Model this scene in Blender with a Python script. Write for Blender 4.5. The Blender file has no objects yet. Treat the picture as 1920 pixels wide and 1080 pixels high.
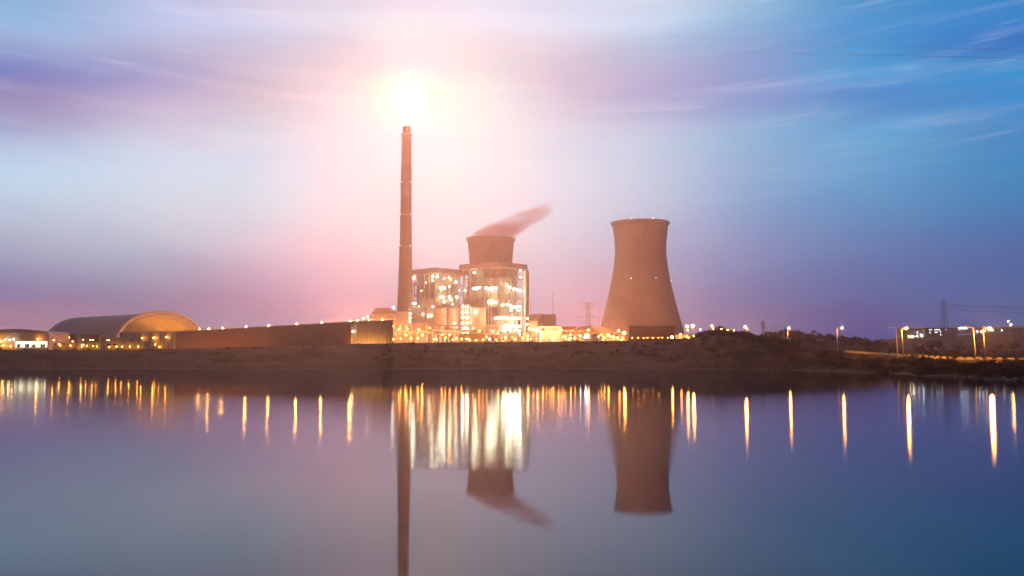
import bpy, math, random
from mathutils import Vector, Matrix, noise as mnoise
R = math.radians
C = bpy.context.scene.collection
SC = bpy.context.scene

# ------------------------------------------------------------------ camera
F = 1867.0                       # focal length in pixels of a 1920 px wide frame
HZ = 679.0
PITCH = math.atan((HZ - 540) / F)
CAMZ = 2.8
cam = bpy.data.cameras.new('camera')
cam.lens = 36 * F / 1920; cam.sensor_width = 36
cam.clip_start = 0.1; cam.clip_end = 20000
co = bpy.data.objects.new('camera', cam); C.objects.link(co)
co.location = (0, 0, CAMZ); co.rotation_euler = (R(90) + PITCH, 0, 0)
SC.camera = co
SP, CP = math.sin(PITCH), math.cos(PITCH)

def at(px, py, Y):
    """world point at depth Y seen at photo pixel px, py"""
    u = (px - 960) / F; v = (540 - py) / F
    k = Y / (CP - v * SP)
    return Vector((u * k, Y, CAMZ + (SP + v * CP) * k))
def X(px, Y): return at(px, HZ, Y).x
def Z(py, Y, px=960): return at(px, py, Y).z

# ------------------------------------------------------------------ world, sun, exposure
SUN_AZ = math.atan((765 - 960) / F / CP); SUN_EL = R(15.0)
SC.view_settings.view_transform = 'Standard'
SC.view_settings.look = 'None'
SC.view_settings.exposure = 0; SC.view_settings.gamma = 1
SC.cycles.use_denoising = True
SC.cycles.max_bounces = 6; SC.cycles.diffuse_bounces = 2; SC.cycles.glossy_bounces = 3
SC.cycles.transparent_max_bounces = 12; SC.cycles.volume_bounces = 0
SC.cycles.sample_clamp_indirect = 6; SC.cycles.caustics_reflective = False; SC.cycles.caustics_refractive = False

def lin(c):
    return tuple((x / 255 / 12.92) if x <= 10 else (((x / 255) + .055) / 1.055) ** 2.4 for x in c) + (1,)

W = bpy.data.worlds.new('World'); SC.world = W; W.use_nodes = True
W.cycles.sampling_method = 'MANUAL'; W.cycles.sample_map_resolution = 1024
class NT:
    def __init__(s, nt): s.nt = nt; nt.nodes.clear()
    def n(s, t, **k):
        o = s.nt.nodes.new(t)
        ins = k.pop('ins', {})
        for a, b in k.items(): setattr(o, a, b)
        for a, b in ins.items():
            i = o.inputs[a]
            if isinstance(b, bpy.types.NodeSocket): s.nt.links.new(b, i)
            else: i.default_value = b
        return o
    def m(s, op, a, b=None, c=None, clamp=False):
        d = {0: a}
        if b is not None: d[1] = b
        if c is not None: d[2] = c
        return s.n('ShaderNodeMath', operation=op, use_clamp=clamp, ins=d).outputs[0]
    def mr(s, v, a, b, c=0., d=1., smooth=False):
        return s.n('ShaderNodeMapRange', interpolation_type='SMOOTHSTEP' if smooth else 'LINEAR', ins={'Value': v, 'From Min': a, 'From Max': b, 'To Min': c, 'To Max': d}).outputs[0]
    def mix(s, f, a, b, mode='MIX'):
        o = s.n('ShaderNodeMix', data_type='RGBA', blend_type=mode)
        for i, v in ((0, f), (6, a), (7, b)):
            if isinstance(v, bpy.types.NodeSocket): s.nt.links.new(v, o.inputs[i])
            else: o.inputs[i].default_value = v
        return o.outputs[2]
    def ramp(s, fac, stops, interp='LINEAR'):
        o = s.n('ShaderNodeValToRGB', ins={0: fac}); e = o.color_ramp.elements
        o.color_ramp.interpolation = interp
        while len(e) > 1: e.remove(e[0])
        e[0].position = stops[0][0]; e[0].color = stops[0][1]
        for p, c in stops[1:]:
            k = e.new(p); k.color = c
        return o.outputs[0]
    def noise(s, vec, scale, detail=4, rough=.5, **k):
        return s.n('ShaderNodeTexNoise', ins={'Vector': vec, 'Scale': scale, 'Detail': detail, 'Roughness': rough, **k}).outputs[0]

def pix_dir(px, py):
    v = Vector(((px - 960) / F, CP - (540 - py) / F * SP, SP + (540 - py) / F * CP)).normalized()
    return math.atan2(v.x, v.y), math.asin(v.z)

SKYX = [60, 300, 500, 640, 765, 900, 1050, 1230, 1400, 1620, 1860]
SKYY = [20, 70, 130, 180, 250, 320, 400, 480, 560, 600]
SKY = {
 60: [(0.193, 0.561, 0.916), (0.316, 0.437, 0.701), (0.005, 0.144, 0.541), (0.263, 0.234, 0.476), (0.260, 0.351, 0.636), (0.510, 0.872, 1.076), (0.366, 0.534, 0.723), (0.194, 0.345, 0.576), (0.072, 0.103, 0.361), (0.397, 0.229, 0.300)],
 300: [(0.413, 0.656, 1.046), (0.283, 0.428, 0.651), (0.070, 0.218, 0.557), (0.289, 0.336, 0.615), (0.452, 0.621, 0.797), (0.340, 0.690, 0.903), (0.404, 0.664, 0.812), (0.007, 0.411, 0.652), (0.005, 0.070, 0.276), (0.064, 0.153, 0.353)],
 500: [(0.446, 0.703, 0.917), (0.071, 0.374, 0.666), (0.112, 0.350, 0.496), (0.158, 0.335, 0.450), (0.033, 0.485, 0.703), (0.005, 0.531, 0.792), (0.012, 0.590, 0.774), (0.005, 0.257, 0.546), (0.005, 0.076, 0.322), (0.066, 0.154, 0.349)],
 640: [(0.221, 0.604, 0.842), (0.064, 0.328, 0.515), (0.005, 0.315, 0.429), (0.005, 0.386, 0.612), (0.005, 0.449, 0.627), (0.005, 0.394, 0.607), (0.005, 0.462, 0.652), (0.005, 0.206, 0.454), (0.005, 0.150, 0.415), (0.081, 0.155, 0.333)],
 765: [(0.396, 0.581, 0.848), (0.005, 0.591, 0.547), (0.519, 0.255, 0.606), (0.700, 0.700, 0.005), (0.700, 0.341, 0.640), (0.005, 0.527, 0.629), (0.005, 0.392, 0.549), (0.005, 0.457, 0.652), (0.005, 0.143, 0.317), (0.147, 0.274, 0.420)],
 900: [(0.447, 0.811, 1.017), (0.176, 0.381, 0.530), (0.077, 0.495, 0.550), (0.005, 0.557, 0.683), (0.005, 0.555, 0.640), (0.005, 0.500, 0.650), (0.005, 0.487, 0.684), (0.005, 0.309, 0.536), (0.005, 0.386, 0.588), (0.141, 0.208, 0.392)],
 1050: [(0.530, 0.801, 1.056), (0.404, 0.547, 0.705), (0.230, 0.353, 0.574), (0.256, 0.401, 0.578), (0.198, 0.541, 0.739), (0.209, 0.594, 0.810), (0.126, 0.530, 0.747), (0.005, 0.442, 0.679), (0.257, 0.235, 0.428), (0.240, 0.244, 0.386)],
 1230: [(0.740, 0.928, 1.152), (0.231, 0.496, 0.698), (0.324, 0.402, 0.657), (0.192, 0.289, 0.611), (0.350, 0.581, 0.785), (0.297, 0.608, 0.824), (0.257, 0.515, 0.736), (0.044, 0.306, 0.611), (0.179, 0.226, 0.408), (0.273, 0.213, 0.428)],
 1400: [(0.288, 0.676, 0.920), (0.173, 0.379, 0.698), (0.185, 0.302, 0.609), (0.175, 0.293, 0.655), (0.132, 0.494, 0.734), (0.149, 0.400, 0.690), (0.052, 0.356, 0.672), (0.005, 0.199, 0.529), (0.031, 0.114, 0.369), (0.133, 0.144, 0.321)],
 1620: [(0.005, 0.358, 0.788), (0.005, 0.233, 0.579), (0.005, 0.495, 0.877), (0.005, 0.110, 0.526), (0.087, 0.547, 0.842), (0.083, 0.411, 0.749), (0.005, 0.277, 0.590), (0.005, 0.159, 0.466), (0.005, 0.117, 0.396), (0.005, 0.040, 0.285)],
 1860: [(0.005, 0.327, 0.794), (0.005, 0.097, 0.514), (0.005, 0.318, 0.668), (0.005, 0.314, 0.742), (0.005, 0.235, 0.584), (0.005, 0.274, 0.574), (0.005, 0.176, 0.487), (0.005, 0.120, 0.414), (0.005, 0.116, 0.387), (0.005, 0.102, 0.309)],
}

SKYGAIN = 1.0
def build_world():
    T = NT(W.node_tree)
    g = T.n('ShaderNodeTexCoord').outputs['Generated']
    sep = T.n('ShaderNodeSeparateXYZ', ins={0: g}); x, y, z = sep.outputs
    el = T.m('ARCSINE', z); az = T.m('ARCTAN2', x, y)
    EMAX = R(40)
    f = T.m('DIVIDE', el, EMAX, clamp=True)
    azs = [pix_dir(px, 400)[0] for px in SKYX]
    # wind-drawn cloud sheet seen in perspective: project the ray onto a plane overhead
    zz = T.m('MAXIMUM', z, .03)
    pxx = T.m('DIVIDE', x, T.m('ADD', zz, .06)); pyy = T.m('DIVIDE', y, T.m('ADD', zz, .06))
    pl = T.n('ShaderNodeCombineXYZ', ins={0: pxx, 1: pyy, 2: 0.})
    # elevation wobble so bands are not ruler straight
    wob = T.noise(T.n('ShaderNodeMapping', ins={0: pl.outputs[0], 'Scale': (.9, .35, 1)}).outputs[0], 1.0, 3)
    f2 = T.m('ADD', f, T.m('MULTIPLY', T.m('SUBTRACT', wob, .5), .07))
    azc = T.m('MINIMUM', T.m('MAXIMUM', az, azs[0] - .12), azs[-1] + .12)
    cols = []
    for px in SKYX:
        st = []
        for i, py in reversed(list(enumerate(SKYY))):
            st.append((pix_dir(px, py)[1] / EMAX, tuple(c * SKYGAIN for c in SKY[px][i]) + (1,)))
        st.append((.72, lin((60, 74, 110))))
        st.append((1.0, lin((38, 46, 78))))
        cols.append(T.ramp(f2, st, 'B_SPLINE'))
    acc = wsum = None
    for i in range(len(cols)):
        lo = azs[max(0, i - 1)]; hi = azs[min(len(azs) - 1, i + 1)]
        sg = (hi - lo) / (2 if 0 < i < len(azs) - 1 else 1) * .72
        w = T.m('EXPONENT', T.m('MULTIPLY', T.m('POWER', T.m('DIVIDE', T.m('SUBTRACT', azc, azs[i]), sg), 2.0), -1.0))
        v = T.n('ShaderNodeVectorMath', operation='SCALE', ins={0: cols[i], 3: w}).outputs[0]
        acc = v if acc is None else T.n('ShaderNodeVectorMath', operation='ADD', ins={0: acc, 1: v}).outputs[0]
        wsum = w if wsum is None else T.m('ADD', wsum, w)
    c = T.n('ShaderNodeVectorMath', operation='SCALE', ins={0: acc, 3: T.m('DIVIDE', 1.0, wsum)}).outputs[0]
    # wind-drawn streaks: long exposure cirrus, bowed like lines passing overhead
    bow = T.m('SUBTRACT', el, T.m('MULTIPLY', T.m('MULTIPLY', az, az), .09))
    sk = T.n('ShaderNodeCombineXYZ', ins={0: az, 1: bow, 2: 0.}).outputs[0]
    def streak(sx, sy, lo, hi, detail=4, off=(0, 0, 0), warp=.6, rot=0.):
        mp = T.n('ShaderNodeMapping', ins={0: sk, 'Scale': (sx, sy, 1), 'Location': off, 'Rotation': (0, 0, rot)})
        return T.mr(T.noise(mp.outputs[0], 1.0, detail, .55, Distortion=warp), lo, hi, smooth=True)
    hi_el = T.mr(el, R(9.0), R(12.5), smooth=True)
    top_el = T.mr(el, R(13.0), R(15.5), smooth=True)
    side = T.mr(T.m('ABSOLUTE', T.m('ADD', az, R(2))), R(5), R(16), .25, 1.0)
    def lay(c, amt, mask, col):
        return T.mix(T.m('MULTIPLY', T.m('MULTIPLY', amt, mask), side), c, col)
    dk = T.mix(T.mr(az, R(-20), R(22)), lin((128, 130, 184)), lin((56, 116, 188)))
    c = lay(c, T.m('MULTIPLY', streak(2.6, 15, .42, .74, 4, (2, 5, 0), 1.0), .32), hi_el, dk)
    c = lay(c, T.m('MULTIPLY', streak(3.2, 26, .48, .80, 4, (7, 3, 0), .9), .30), hi_el, lin((200, 216, 240)))
    c = lay(c, T.m('MULTIPLY', streak(6.5, 70, .58, .84, 3, (1.5, 9, 0), .6), .40), hi_el, lin((206, 224, 244)))
    lo_el = T.mr(el, R(7.0), R(9.5), smooth=True)
    c = lay(c, T.m('MULTIPLY', streak(2.0, 50, .50, .8, 4, (5, 1, 0), .5), .18), lo_el, lin((216, 220, 240)))
    # the sun's own white core low over the plant
    sd = (math.sin(SUN_AZ) * math.cos(SUN_EL), math.cos(SUN_AZ) * math.cos(SUN_EL), math.sin(SUN_EL))
    dt = T.n('ShaderNodeVectorMath', operation='DOT_PRODUCT', ins={0: g, 1: sd}).outputs['Value']
    ang = T.m('ARCCOSINE', T.m('MINIMUM', dt, 1.0))
    core = T.m('EXPONENT', T.m('MULTIPLY', T.m('POWER', T.m('DIVIDE', ang, R(1.3)), 2.0), -1.0))
    wide = T.m('EXPONENT', T.m('MULTIPLY', T.m('DIVIDE', ang, R(5.0)), -1.0))
    glow = T.m('ADD', T.m('MULTIPLY', core, .3), T.m('MULTIPLY', wide, .35))
    c = T.mix(1.0, c, T.mix(1.0, T.n('ShaderNodeCombineXYZ', ins={0: glow, 1: glow, 2: glow}).outputs[0], (.8, .9, 1, 1), 'MULTIPLY'), 'ADD')
    # night side behind the viewer and below the horizon
    c = T.mix(T.mr(y, -.1, .45, smooth=True), lin((34, 40, 66)), c)
    c = T.mix(T.mr(z, -.08, -.01), lin((40, 30, 34)), c)
    bg = T.n('ShaderNodeBackground', ins={0: c, 1: 1.0})
    o = T.n('ShaderNodeOutputWorld', ins={0: bg.outputs[0]})
build_world()

sl = bpy.data.lights.new('sun', 'SUN'); sl.energy = 1.55; sl.angle = R(3.5); sl.color = (1, .42, .25)
so = bpy.data.objects.new('sun', sl); C.objects.link(so)
_d = Vector((math.sin(SUN_AZ) * math.cos(SUN_EL), math.cos(SUN_AZ) * math.cos(SUN_EL), math.sin(SUN_EL)))
so.rotation_euler = _d.to_track_quat('Z', 'Y').to_euler(); so.location = (-200, 900, 600)
#@@STRUCT

# ------------------------------------------------------------------ helpers
class MB:
    def __init__(s): s.v = []; s.f = []
    def face(s, pts):
        b = len(s.v); s.v += [tuple(p) for p in pts]; s.f.append(tuple(range(b, b + len(pts))))
    def box(s, a, b):
        (x0, y0, z0), (x1, y1, z1) = a, b
        k = len(s.v)
        s.v += [(x0, y0, z0), (x1, y0, z0), (x1, y1, z0), (x0, y1, z0), (x0, y0, z1), (x1, y0, z1), (x1, y1, z1), (x0, y1, z1)]
        s.f += [tuple(k + i for i in q) for q in ((0, 3, 2, 1), (4, 5, 6, 7), (0, 1, 5, 4), (1, 2, 6, 5), (2, 3, 7, 6), (3, 0, 4, 7))]
        return s
    def tube(s, p, q, r, r2=None, n=6, caps=True):
        p = Vector(p); q = Vector(q); r2 = r if r2 is None else r2
        d = (q - p); 
        if d.length < 1e-6: return s
        d.normalize(); a = d.orthogonal().normalized(); b = d.cross(a)
        k = len(s.v)
        for c, rr in ((p, r), (q, r2)):
            for i in range(n):
                t = 2 * math.pi * (i + .5) / n
                s.v.append(tuple(c + (a * math.cos(t) + b * math.sin(t)) * rr))
        for i in range(n):
            j = (i + 1) % n; s.f.append((k + i, k + j, k + n + j, k + n + i))
        if caps:
            s.f.append(tuple(k + i for i in reversed(range(n)))); s.f.append(tuple(k + n + i for i in range(n)))
        return s
    def lathe(s, prof, c=(0, 0), n=48, a0=0, a1=2 * math.pi):
        k = len(s.v); full = abs(a1 - a0 - 2 * math.pi) < 1e-6; m = n if full else n + 1
        for r, z in prof:
            for i in range(m):
                t = a0 + (a1 - a0) * i / n
                s.v.append((c[0] + r * math.cos(t), c[1] + r * math.sin(t), z))
        for a in range(len(prof) - 1):
            for i in range(n):
                j = (i + 1) % m
                s.f.append((k + a * m + i, k + a * m + j, k + (a + 1) * m + j, k + (a + 1) * m + i))
        return s
    def prism(s, poly, axis, a, b):
        """extrude a 2D outline along axis 'x' or 'y' or 'z' from a to b"""
        def P(p, t): return {'x': (t, p[0], p[1]), 'y': (p[0], t, p[1]), 'z': (p[0], p[1], t)}[axis]
        n = len(poly); k = len(s.v)
        s.v += [P(p, a) for p in poly] + [P(p, b) for p in poly]
        for i in range(n):
            j = (i + 1) % n; s.f.append((k + i, k + j, k + n + j, k + n + i))
        s.f.append(tuple(k + i for i in reversed(range(n)))); s.f.append(tuple(k + n + i for i in range(n)))
        return s
    def sphere(s, c, r, n=8, m=5, sz=1.0):
        k = len(s.v); c = Vector(c)
        s.v.append(tuple(c + Vector((0, 0, r * sz))))
        for a in range(1, m):
            ph = math.pi * a / m
            for i in range(n):
                t = 2 * math.pi * i / n
                s.v.append((c.x + r * math.sin(ph) * math.cos(t), c.y + r * math.sin(ph) * math.sin(t), c.z + r * sz * math.cos(ph)))
        s.v.append(tuple(c - Vector((0, 0, r * sz)))); e = len(s.v) - 1
        for i in range(n):
            j = (i + 1) % n
            s.f.append((k, k + 1 + i, k + 1 + j)); s.f.append((e, k + 1 + (m - 2) * n + j, k + 1 + (m - 2) * n + i))
            for a in range(m - 2):
                b = k + 1 + a * n; s.f.append((b + i, b + n + i, b + n + j, b + j))
        return s
    def build(s, name, m, parent=None, smooth=False):
        me = bpy.data.meshes.new(name); me.from_pydata(s.v, [], s.f); me.update()
        if smooth: me.shade_smooth()
        o = bpy.data.objects.new(name, me); C.objects.link(o)
        me.materials.append(m)
        if parent is not None: o.parent = parent
        return o
def tag(o, label=None, cat=None, group=None, kind=None):
    for k, v in (('label', label), ('category', cat), ('group', group), ('kind', kind)):
        if v: o[k] = v
    return o
def thing(name, label, cat, loc=(0, 0, 0), rz=0, group=None):
    o = bpy.data.objects.new(name, None); C.objects.link(o); o.empty_display_size = .5
    o.location = loc; o.rotation_euler = (0, 0, rz)
    return tag(o, label, cat, group)
def copy_tree(o, label=None, loc=None, rz=None):
    c = o.copy(); C.objects.link(c)
    for ch in KIDS[o.name]:
        d = ch.copy(); C.objects.link(d); d.parent = c
        for g in KIDS.get(ch.name, ()):
            e = g.copy(); C.objects.link(e); e.parent = d
    if label: c['label'] = label
    if loc is not None: c.location = loc
    if rz is not None: c.rotation_euler = (0, 0, rz)
    return c
KIDS = {}
def kids(o, *ch): KIDS[o.name] = list(ch); return o

# ------------------------------------------------------------------ materials
def mat(name, col, rough=.8, var=.25, scale=.15, metal=0., col2=None, bump=0., bscale=3., lines=None, stains=0.):
    m = bpy.data.materials.new(name); m.use_nodes = True
    T = NT(m.node_tree)
    oc = T.n('ShaderNodeTexCoord').outputs['Object']
    n1 = T.noise(oc, scale, 6, .6)
    c2 = col2 or tuple(c * (1 - var) for c in col)
    c = T.mix(T.mr(n1, .35, .65), tuple(c2) + (1,), tuple(col) + (1,))
    if stains:
        mp = T.n('ShaderNodeMapping', ins={0: oc, 'Scale': (1, 1, .08)})
        st = T.mr(T.noise(mp.outputs[0], .35, 5, .65), .5, .72)
        c = T.mix(T.m('MULTIPLY', st, stains), c, tuple(x * .5 for x in col) + (1,))
    hgt = None
    if lines:
        ax, per, depth = lines
        sp = T.n('ShaderNodeSeparateXYZ', ins={0: oc}).outputs[ax]
        fr = T.m('FRACT', T.m('DIVIDE', sp, per))
        ln = T.mr(fr, .06, .0)
        c = T.mix(T.m('MULTIPLY', ln, depth), c, tuple(x * .45 for x in col) + (1,))
    b = T.n('ShaderNodeBsdfPrincipled', ins={'Base Color': c, 'Roughness': rough, 'Metallic': metal})
    if bump:
        bn = T.n('ShaderNodeBump', ins={'Strength': bump, 'Distance': .3, 'Height': T.noise(oc, bscale, 5, .6)})
        T.nt.links.new(bn.outputs[0], b.inputs['Normal'])
    T.n('ShaderNodeOutputMaterial', ins={0: b.outputs[0]})
    return m
def emit(name, col, s):
    m = bpy.data.materials.new(name); m.use_nodes = True
    T = NT(m.node_tree)
    e = T.n('ShaderNodeEmission', ins={0: tuple(col) + (1,), 1: s})
    T.n('ShaderNodeOutputMaterial', ins={0: e.outputs[0]})
    return m
M = dict(
    concrete=mat('tower_concrete', (.36, .34, .32), .85, .18, .03, lines=(2, 6.2, .3), stains=.4, bump=.2, bscale=.4),
    concrete2=mat('pale_concrete', (.42, .4, .37), .85, .15, .1, stains=.3),
    dark=mat('dark_concrete', (.2, .19, .18), .85, .2, .05, lines=(2, 9., .25), stains=.3),
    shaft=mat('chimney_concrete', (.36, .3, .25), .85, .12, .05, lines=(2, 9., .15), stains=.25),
    steel=mat('painted_steel', (.46, .45, .42), .55, .25, .2),
    casing=mat('corrugated_casing', (.44, .42, .38), .6, .25, .12, lines=(2, 4.0, .5), stains=.4),
    panel=mat('pale_cladding', (.5, .5, .47), .6, .15, .1, lines=(0, 1.6, .3), stains=.2),
    roof=mat('roof_sheet', (.42, .41, .39), .6, .2, .1, lines=(0, 2.4, .25)),
    vault=mat('vault_sheet', (.36, .31, .28), .5, .15, .05, lines=(0, 6., .3)),
    silo=mat('silo_paint', (.5, .46, .4), .6, .1, .15, stains=.25),
    plaster=mat('plaster', (.45, .42, .36), .8, .12, .2, stains=.25),
    brown=mat('red_brown_panel', (.17, .08, .07), .8, .12, .08, lines=(0, 9., .4), stains=.25),
    plum=mat('plum_panel', (.06, .028, .045), .8, .08, .05),
    mesh_fence=mat('windbreak_sheet', (.32, .33, .34), .5, .2, .1, lines=(0, 4.5, .6)),
    dkglass=mat('window_glass', (.04, .045, .05), .15, .1),
    rail=mat('guard_rail_paint', (.75, .6, .2), .6, .2, .5),
    pole=mat('pole_paint', (.5, .48, .44), .5, .1, .5),
    asphalt=mat('asphalt', (.06, .06, .062), .85, .2, .3),
    cable=mat('cable', (.03, .03, .035), .6, .1),
)
for n_, c_, s_ in (('sodium', (1, .32, .03), 170), ('sodium_spot', (1, .36, .045), 1500), ('sodium_street', (1, .36, .045), 6500), ('rim_spot', (1, .36, .05), 3600), ('flood', (1, .36, .15), 9000), ('sodium_big', (1, .38, .06), 330), ('white', (1, .84, .5), 75), ('coolwhite', (.85, .93, 1), 40), ('pink', (1, .55, .8), 80), ('beacon', (1, .85, .75), 5), ('wlit', (1, .8, .48), 3.5), ('clit', (.85, .93, 1), 3)):
    M[n_] = emit('lamp_' + n_, c_, s_)

# ------------------------------------------------------------------ terrain
def interp(tab, x):
    if x <= tab[0][0]: return tab[0][1]
    for (a, u), (b, v) in zip(tab, tab[1:]):
        if x <= b:
            k = (x - a) / (b - a); k = k * k * (3 - 2 * k) if len(tab[0]) > 2 else k
            return u + (v - u) * k
    return tab[-1][1]
SHORE = [(-4000, 430), (0, 430), (1000, 430), (1333, 395), (1500, 340), (1640, 245), (1743, 190), (1850, 156), (1920, 144), (2300, 126), (6000, 110)]
CRD = [(-4000, 520), (1250, 520), (1340, 450), (1400, 420), (1570, 385), (1700, 352), (1850, 338), (2300, 325), (6000, 300)]
CRY = [(-4000, 656), (250, 656), (330, 654), (500, 650), (660, 645), (850, 642), (1000, 641), (1180, 639), (1290, 634), (1340, 628), (1390, 631), (1440, 644), (1500, 651), (1570, 660), (1640, 666), (1700, 674), (1830, 677), (1870, 675), (2300, 676), (6000, 676)]
def px_of(x, y): return 960 + F * 1.0027 * x / max(y, 80)
def fbm(x, y, o=4):
    return mnoise.fractal(Vector((x, y, 0)), 1.0, 2.0, o)
def sstep(a, b, x):
    t = min(1, max(0, (x - a) / (b - a))); return t * t * (3 - 2 * t)
RIDGE1 = [(1100, 12), (1300, 15), (1390, 17), (1430, 18), (1480, 19.5), (1530, 18), (1600, 15.5), (1650, 12), (1750, 11), (1900, 11), (2200, 14)]
RIDGE2 = [(1300, 10), (1560, 16), (1620, 26), (1660, 34), (1720, 36), (1800, 38), (1860, 42), (1920, 44), (2300, 44), (3500, 30)]
def ground(x, y):
    px = px_of(x, y)
    ys = interp(SHORE, px) + 5 * fbm(x * .03, 3.1) ; yc = interp(CRD, px)
    zc = CAMZ + (HZ - interp(CRY, px)) * yc / F
    if y < ys:
        return max(-3.0, -.25 - (ys - y) * .06)
    if y < yc:
        k = (y - ys) / (yc - ys)
        right = sstep(1450, 1750, px)
        base = (1 - right) * k ** .8 + right * (.55 * k ** 1.3 + .45 * sstep(.72, 1, k))
        z = base * zc - .25 * (1 - k)
        w = math.sin(math.pi * k)
        z += w * (fbm(x * .02, y * .03) * 1.7 + fbm(x * .1, y * .08) * .9)
        return z
    z = zc - 1.2 * sstep(yc + 8, yc + 60, y)
    if px < 1300: z += 0
    far = sstep(1, 1.3, y / yc)
    r1 = interp(RIDGE1, px); r2 = interp(RIDGE2, px)
    if px > 1100:
        b1 = math.exp(-((y - 700) / 95) ** 2); b2 = math.exp(-((y - 1350) / 200) ** 2)
        z += max(0, r1 - z) * b1 * far + max(0, r2 - z) * b2
        z += far * (fbm(x * .015, y * .015) * 1.2) * min(1, b1 + b2)
    if px < 1250:
        z += (11 - z) * sstep(700, 850, y) * (1 - sstep(1150, 1250, px)) if z > 11 else 0
    return z
def make_terrain():
    ys = []; y = -700.
    while y < 2150:
        ys.append(y)
        y += 60 if y < 30 else (7 if y < 90 else (3.5 if y < 560 else (12 if y < 1600 else 60)))
    NT_ = 620; ts = []
    for i in range(NT_ + 1):
        k = i / NT_ * 2 - 1; ts.append(.56 * k + 1.6 * k ** 7)
    v = []; f = []
    for y in ys:
        e = max(y, 80)
        for t in ts:
            x = max(-1950, min(1950, t * e if e > 80 else t * 80 + (math.copysign(1, t) * max(0, abs(t) - .56) * 500)))
            v.append((x, y, ground(x, y)))
    m = len(ts)
    for a in range(len(ys) - 1):
        for i in range(m - 1):
            f.append((a * m + i, a * m + i + 1, (a + 1) * m + i + 1, (a + 1) * m + i))
    me = bpy.data.meshes.new('ground'); me.from_pydata(v, [], f); me.update(); me.shade_smooth()
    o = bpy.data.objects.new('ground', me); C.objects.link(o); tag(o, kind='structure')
    mt = bpy.data.materials.new('earth_and_scrub'); mt.use_nodes = True; T = NT(mt.node_tree)
    oc = T.n('ShaderNodeTexCoord').outputs['Object']
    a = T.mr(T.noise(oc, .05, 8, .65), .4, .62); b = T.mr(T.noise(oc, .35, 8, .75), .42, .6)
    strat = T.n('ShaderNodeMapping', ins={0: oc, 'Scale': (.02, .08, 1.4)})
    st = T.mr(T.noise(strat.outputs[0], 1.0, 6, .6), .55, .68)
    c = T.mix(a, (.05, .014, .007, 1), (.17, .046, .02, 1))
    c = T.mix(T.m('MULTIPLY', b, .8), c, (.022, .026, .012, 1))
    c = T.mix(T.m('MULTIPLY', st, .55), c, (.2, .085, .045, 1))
    zc = T.n('ShaderNodeSeparateXYZ', ins={0: oc}).outputs[2]
    wet = T.mr(zc, .5, .15); c = T.mix(T.m('MULTIPLY', wet, .5), c, (.14, .10, .075, 1))
    bp = T.n('ShaderNodeBump', ins={'Strength': 1.0, 'Distance': 1.2, 'Height': T.noise(oc, 1.3, 8, .7)})
    p = T.n('ShaderNodeBsdfPrincipled', ins={'Base Color': c, 'Roughness': .95, 'Normal': bp.outputs[0], 'Specular IOR Level': .2})
    T.n('ShaderNodeOutputMaterial', ins={0: p.outputs[0]})
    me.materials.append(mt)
make_terrain()

def make_water():
    v = []; f = []
    b = MB(); b.face([(-1900, -690, 0), (1900, -690, 0), (1900, 520, 0), (-1900, 520, 0)])
    mt = bpy.data.materials.new('calm_reservoir_water'); mt.use_nodes = True; T = NT(mt.node_tree)
    oc = T.n('ShaderNodeTexCoord').outputs['Object']
    sp = T.n('ShaderNodeSeparateXYZ', ins={0: oc})
    # wind patches: glassy water and faintly rippled water
    big = T.noise(T.n('ShaderNodeMapping', ins={0: oc, 'Scale': (.02, .05, 1)}).outputs[0], 1., 3)
    yy = T.m('ADD', sp.outputs[1], T.m('MULTIPLY', T.m('SUBTRACT', big, .5), 14.0))
    rp = T.m('MULTIPLY', T.mr(yy, 26., 33., smooth=True), T.mr(yy, 95., 65., smooth=True))
    zone = T.mr(yy, 25., 28., smooth=True)
    calm = T.mr(yy, 65., 100., smooth=True)
    rough = T.m('ADD', .04, T.m('SUBTRACT', T.m('MULTIPLY', zone, .062), T.m('MULTIPLY', calm, .042)))
    rip = T.noise(T.n('ShaderNodeMapping', ins={0: oc, 'Scale': (.9, 2.2, 1)}).outputs[0], 1., 4)
    bmp = T.n('ShaderNodeBump', ins={'Strength': T.m('ADD', .004, T.m('MULTIPLY', rp, .03)), 'Distance': .05, 'Height': rip})
    gl = T.n('ShaderNodeBsdfGlossy', distribution='BECKMANN', ins={'Color': (.8, .88, 1, 1), 'Roughness': rough, 'Normal': bmp.outputs[0]})
    df = T.n('ShaderNodeBsdfDiffuse', ins={'Color': (.004, .024, .055, 1)})
    fr = T.n('ShaderNodeFresnel', ins={'IOR': 1.18})
    p = T.n('ShaderNodeMixShader', ins={0: fr.outputs[0], 1: df.outputs[0], 2: gl.outputs[0]})
    T.n('ShaderNodeOutputMaterial', ins={0: p.outputs[0]})
    tag(b.build('water', mt), kind='structure')
make_water()

# ------------------------------------------------------------------ towers
def hyper(rb, rt, rth, zth, z0, z1, n=26):
    """radius profile of a cooling tower shell"""
    out = []
    for i in range(n + 1):
        z = z0 + (z1 - z0) * i / n
        if z < zth: k = (zth - z) / (zth - z0); r = math.sqrt(rth ** 2 + (rb ** 2 - rth ** 2) * k ** 1.75)
        else: k = (z - zth) / (z1 - zth); r = math.sqrt(rth ** 2 + (rt ** 2 - rth ** 2) * k ** 1.5)
        out.append((r, z))
    return out
def floodlight(x, y, r, label):  # added lamp, unseen behind the bank, to warm the towers and chimney
    t = thing('floodlight', label, 'floodlight', (x, y, 11.), 0, label.replace('warm floodlight', 'floodlights'))
    MB().box((-.2, .6, 0), (.2, 1.0, 2.2)).build('post', M['steel'], t)
    MB().box((-r, r + .1, 2.2), (r, r + .5, 3.0 + r)).build('housing', M['steel'], t)
    MB().sphere((0, 0, 3.2), r).build('lamp', M['flood'], t)
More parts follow.
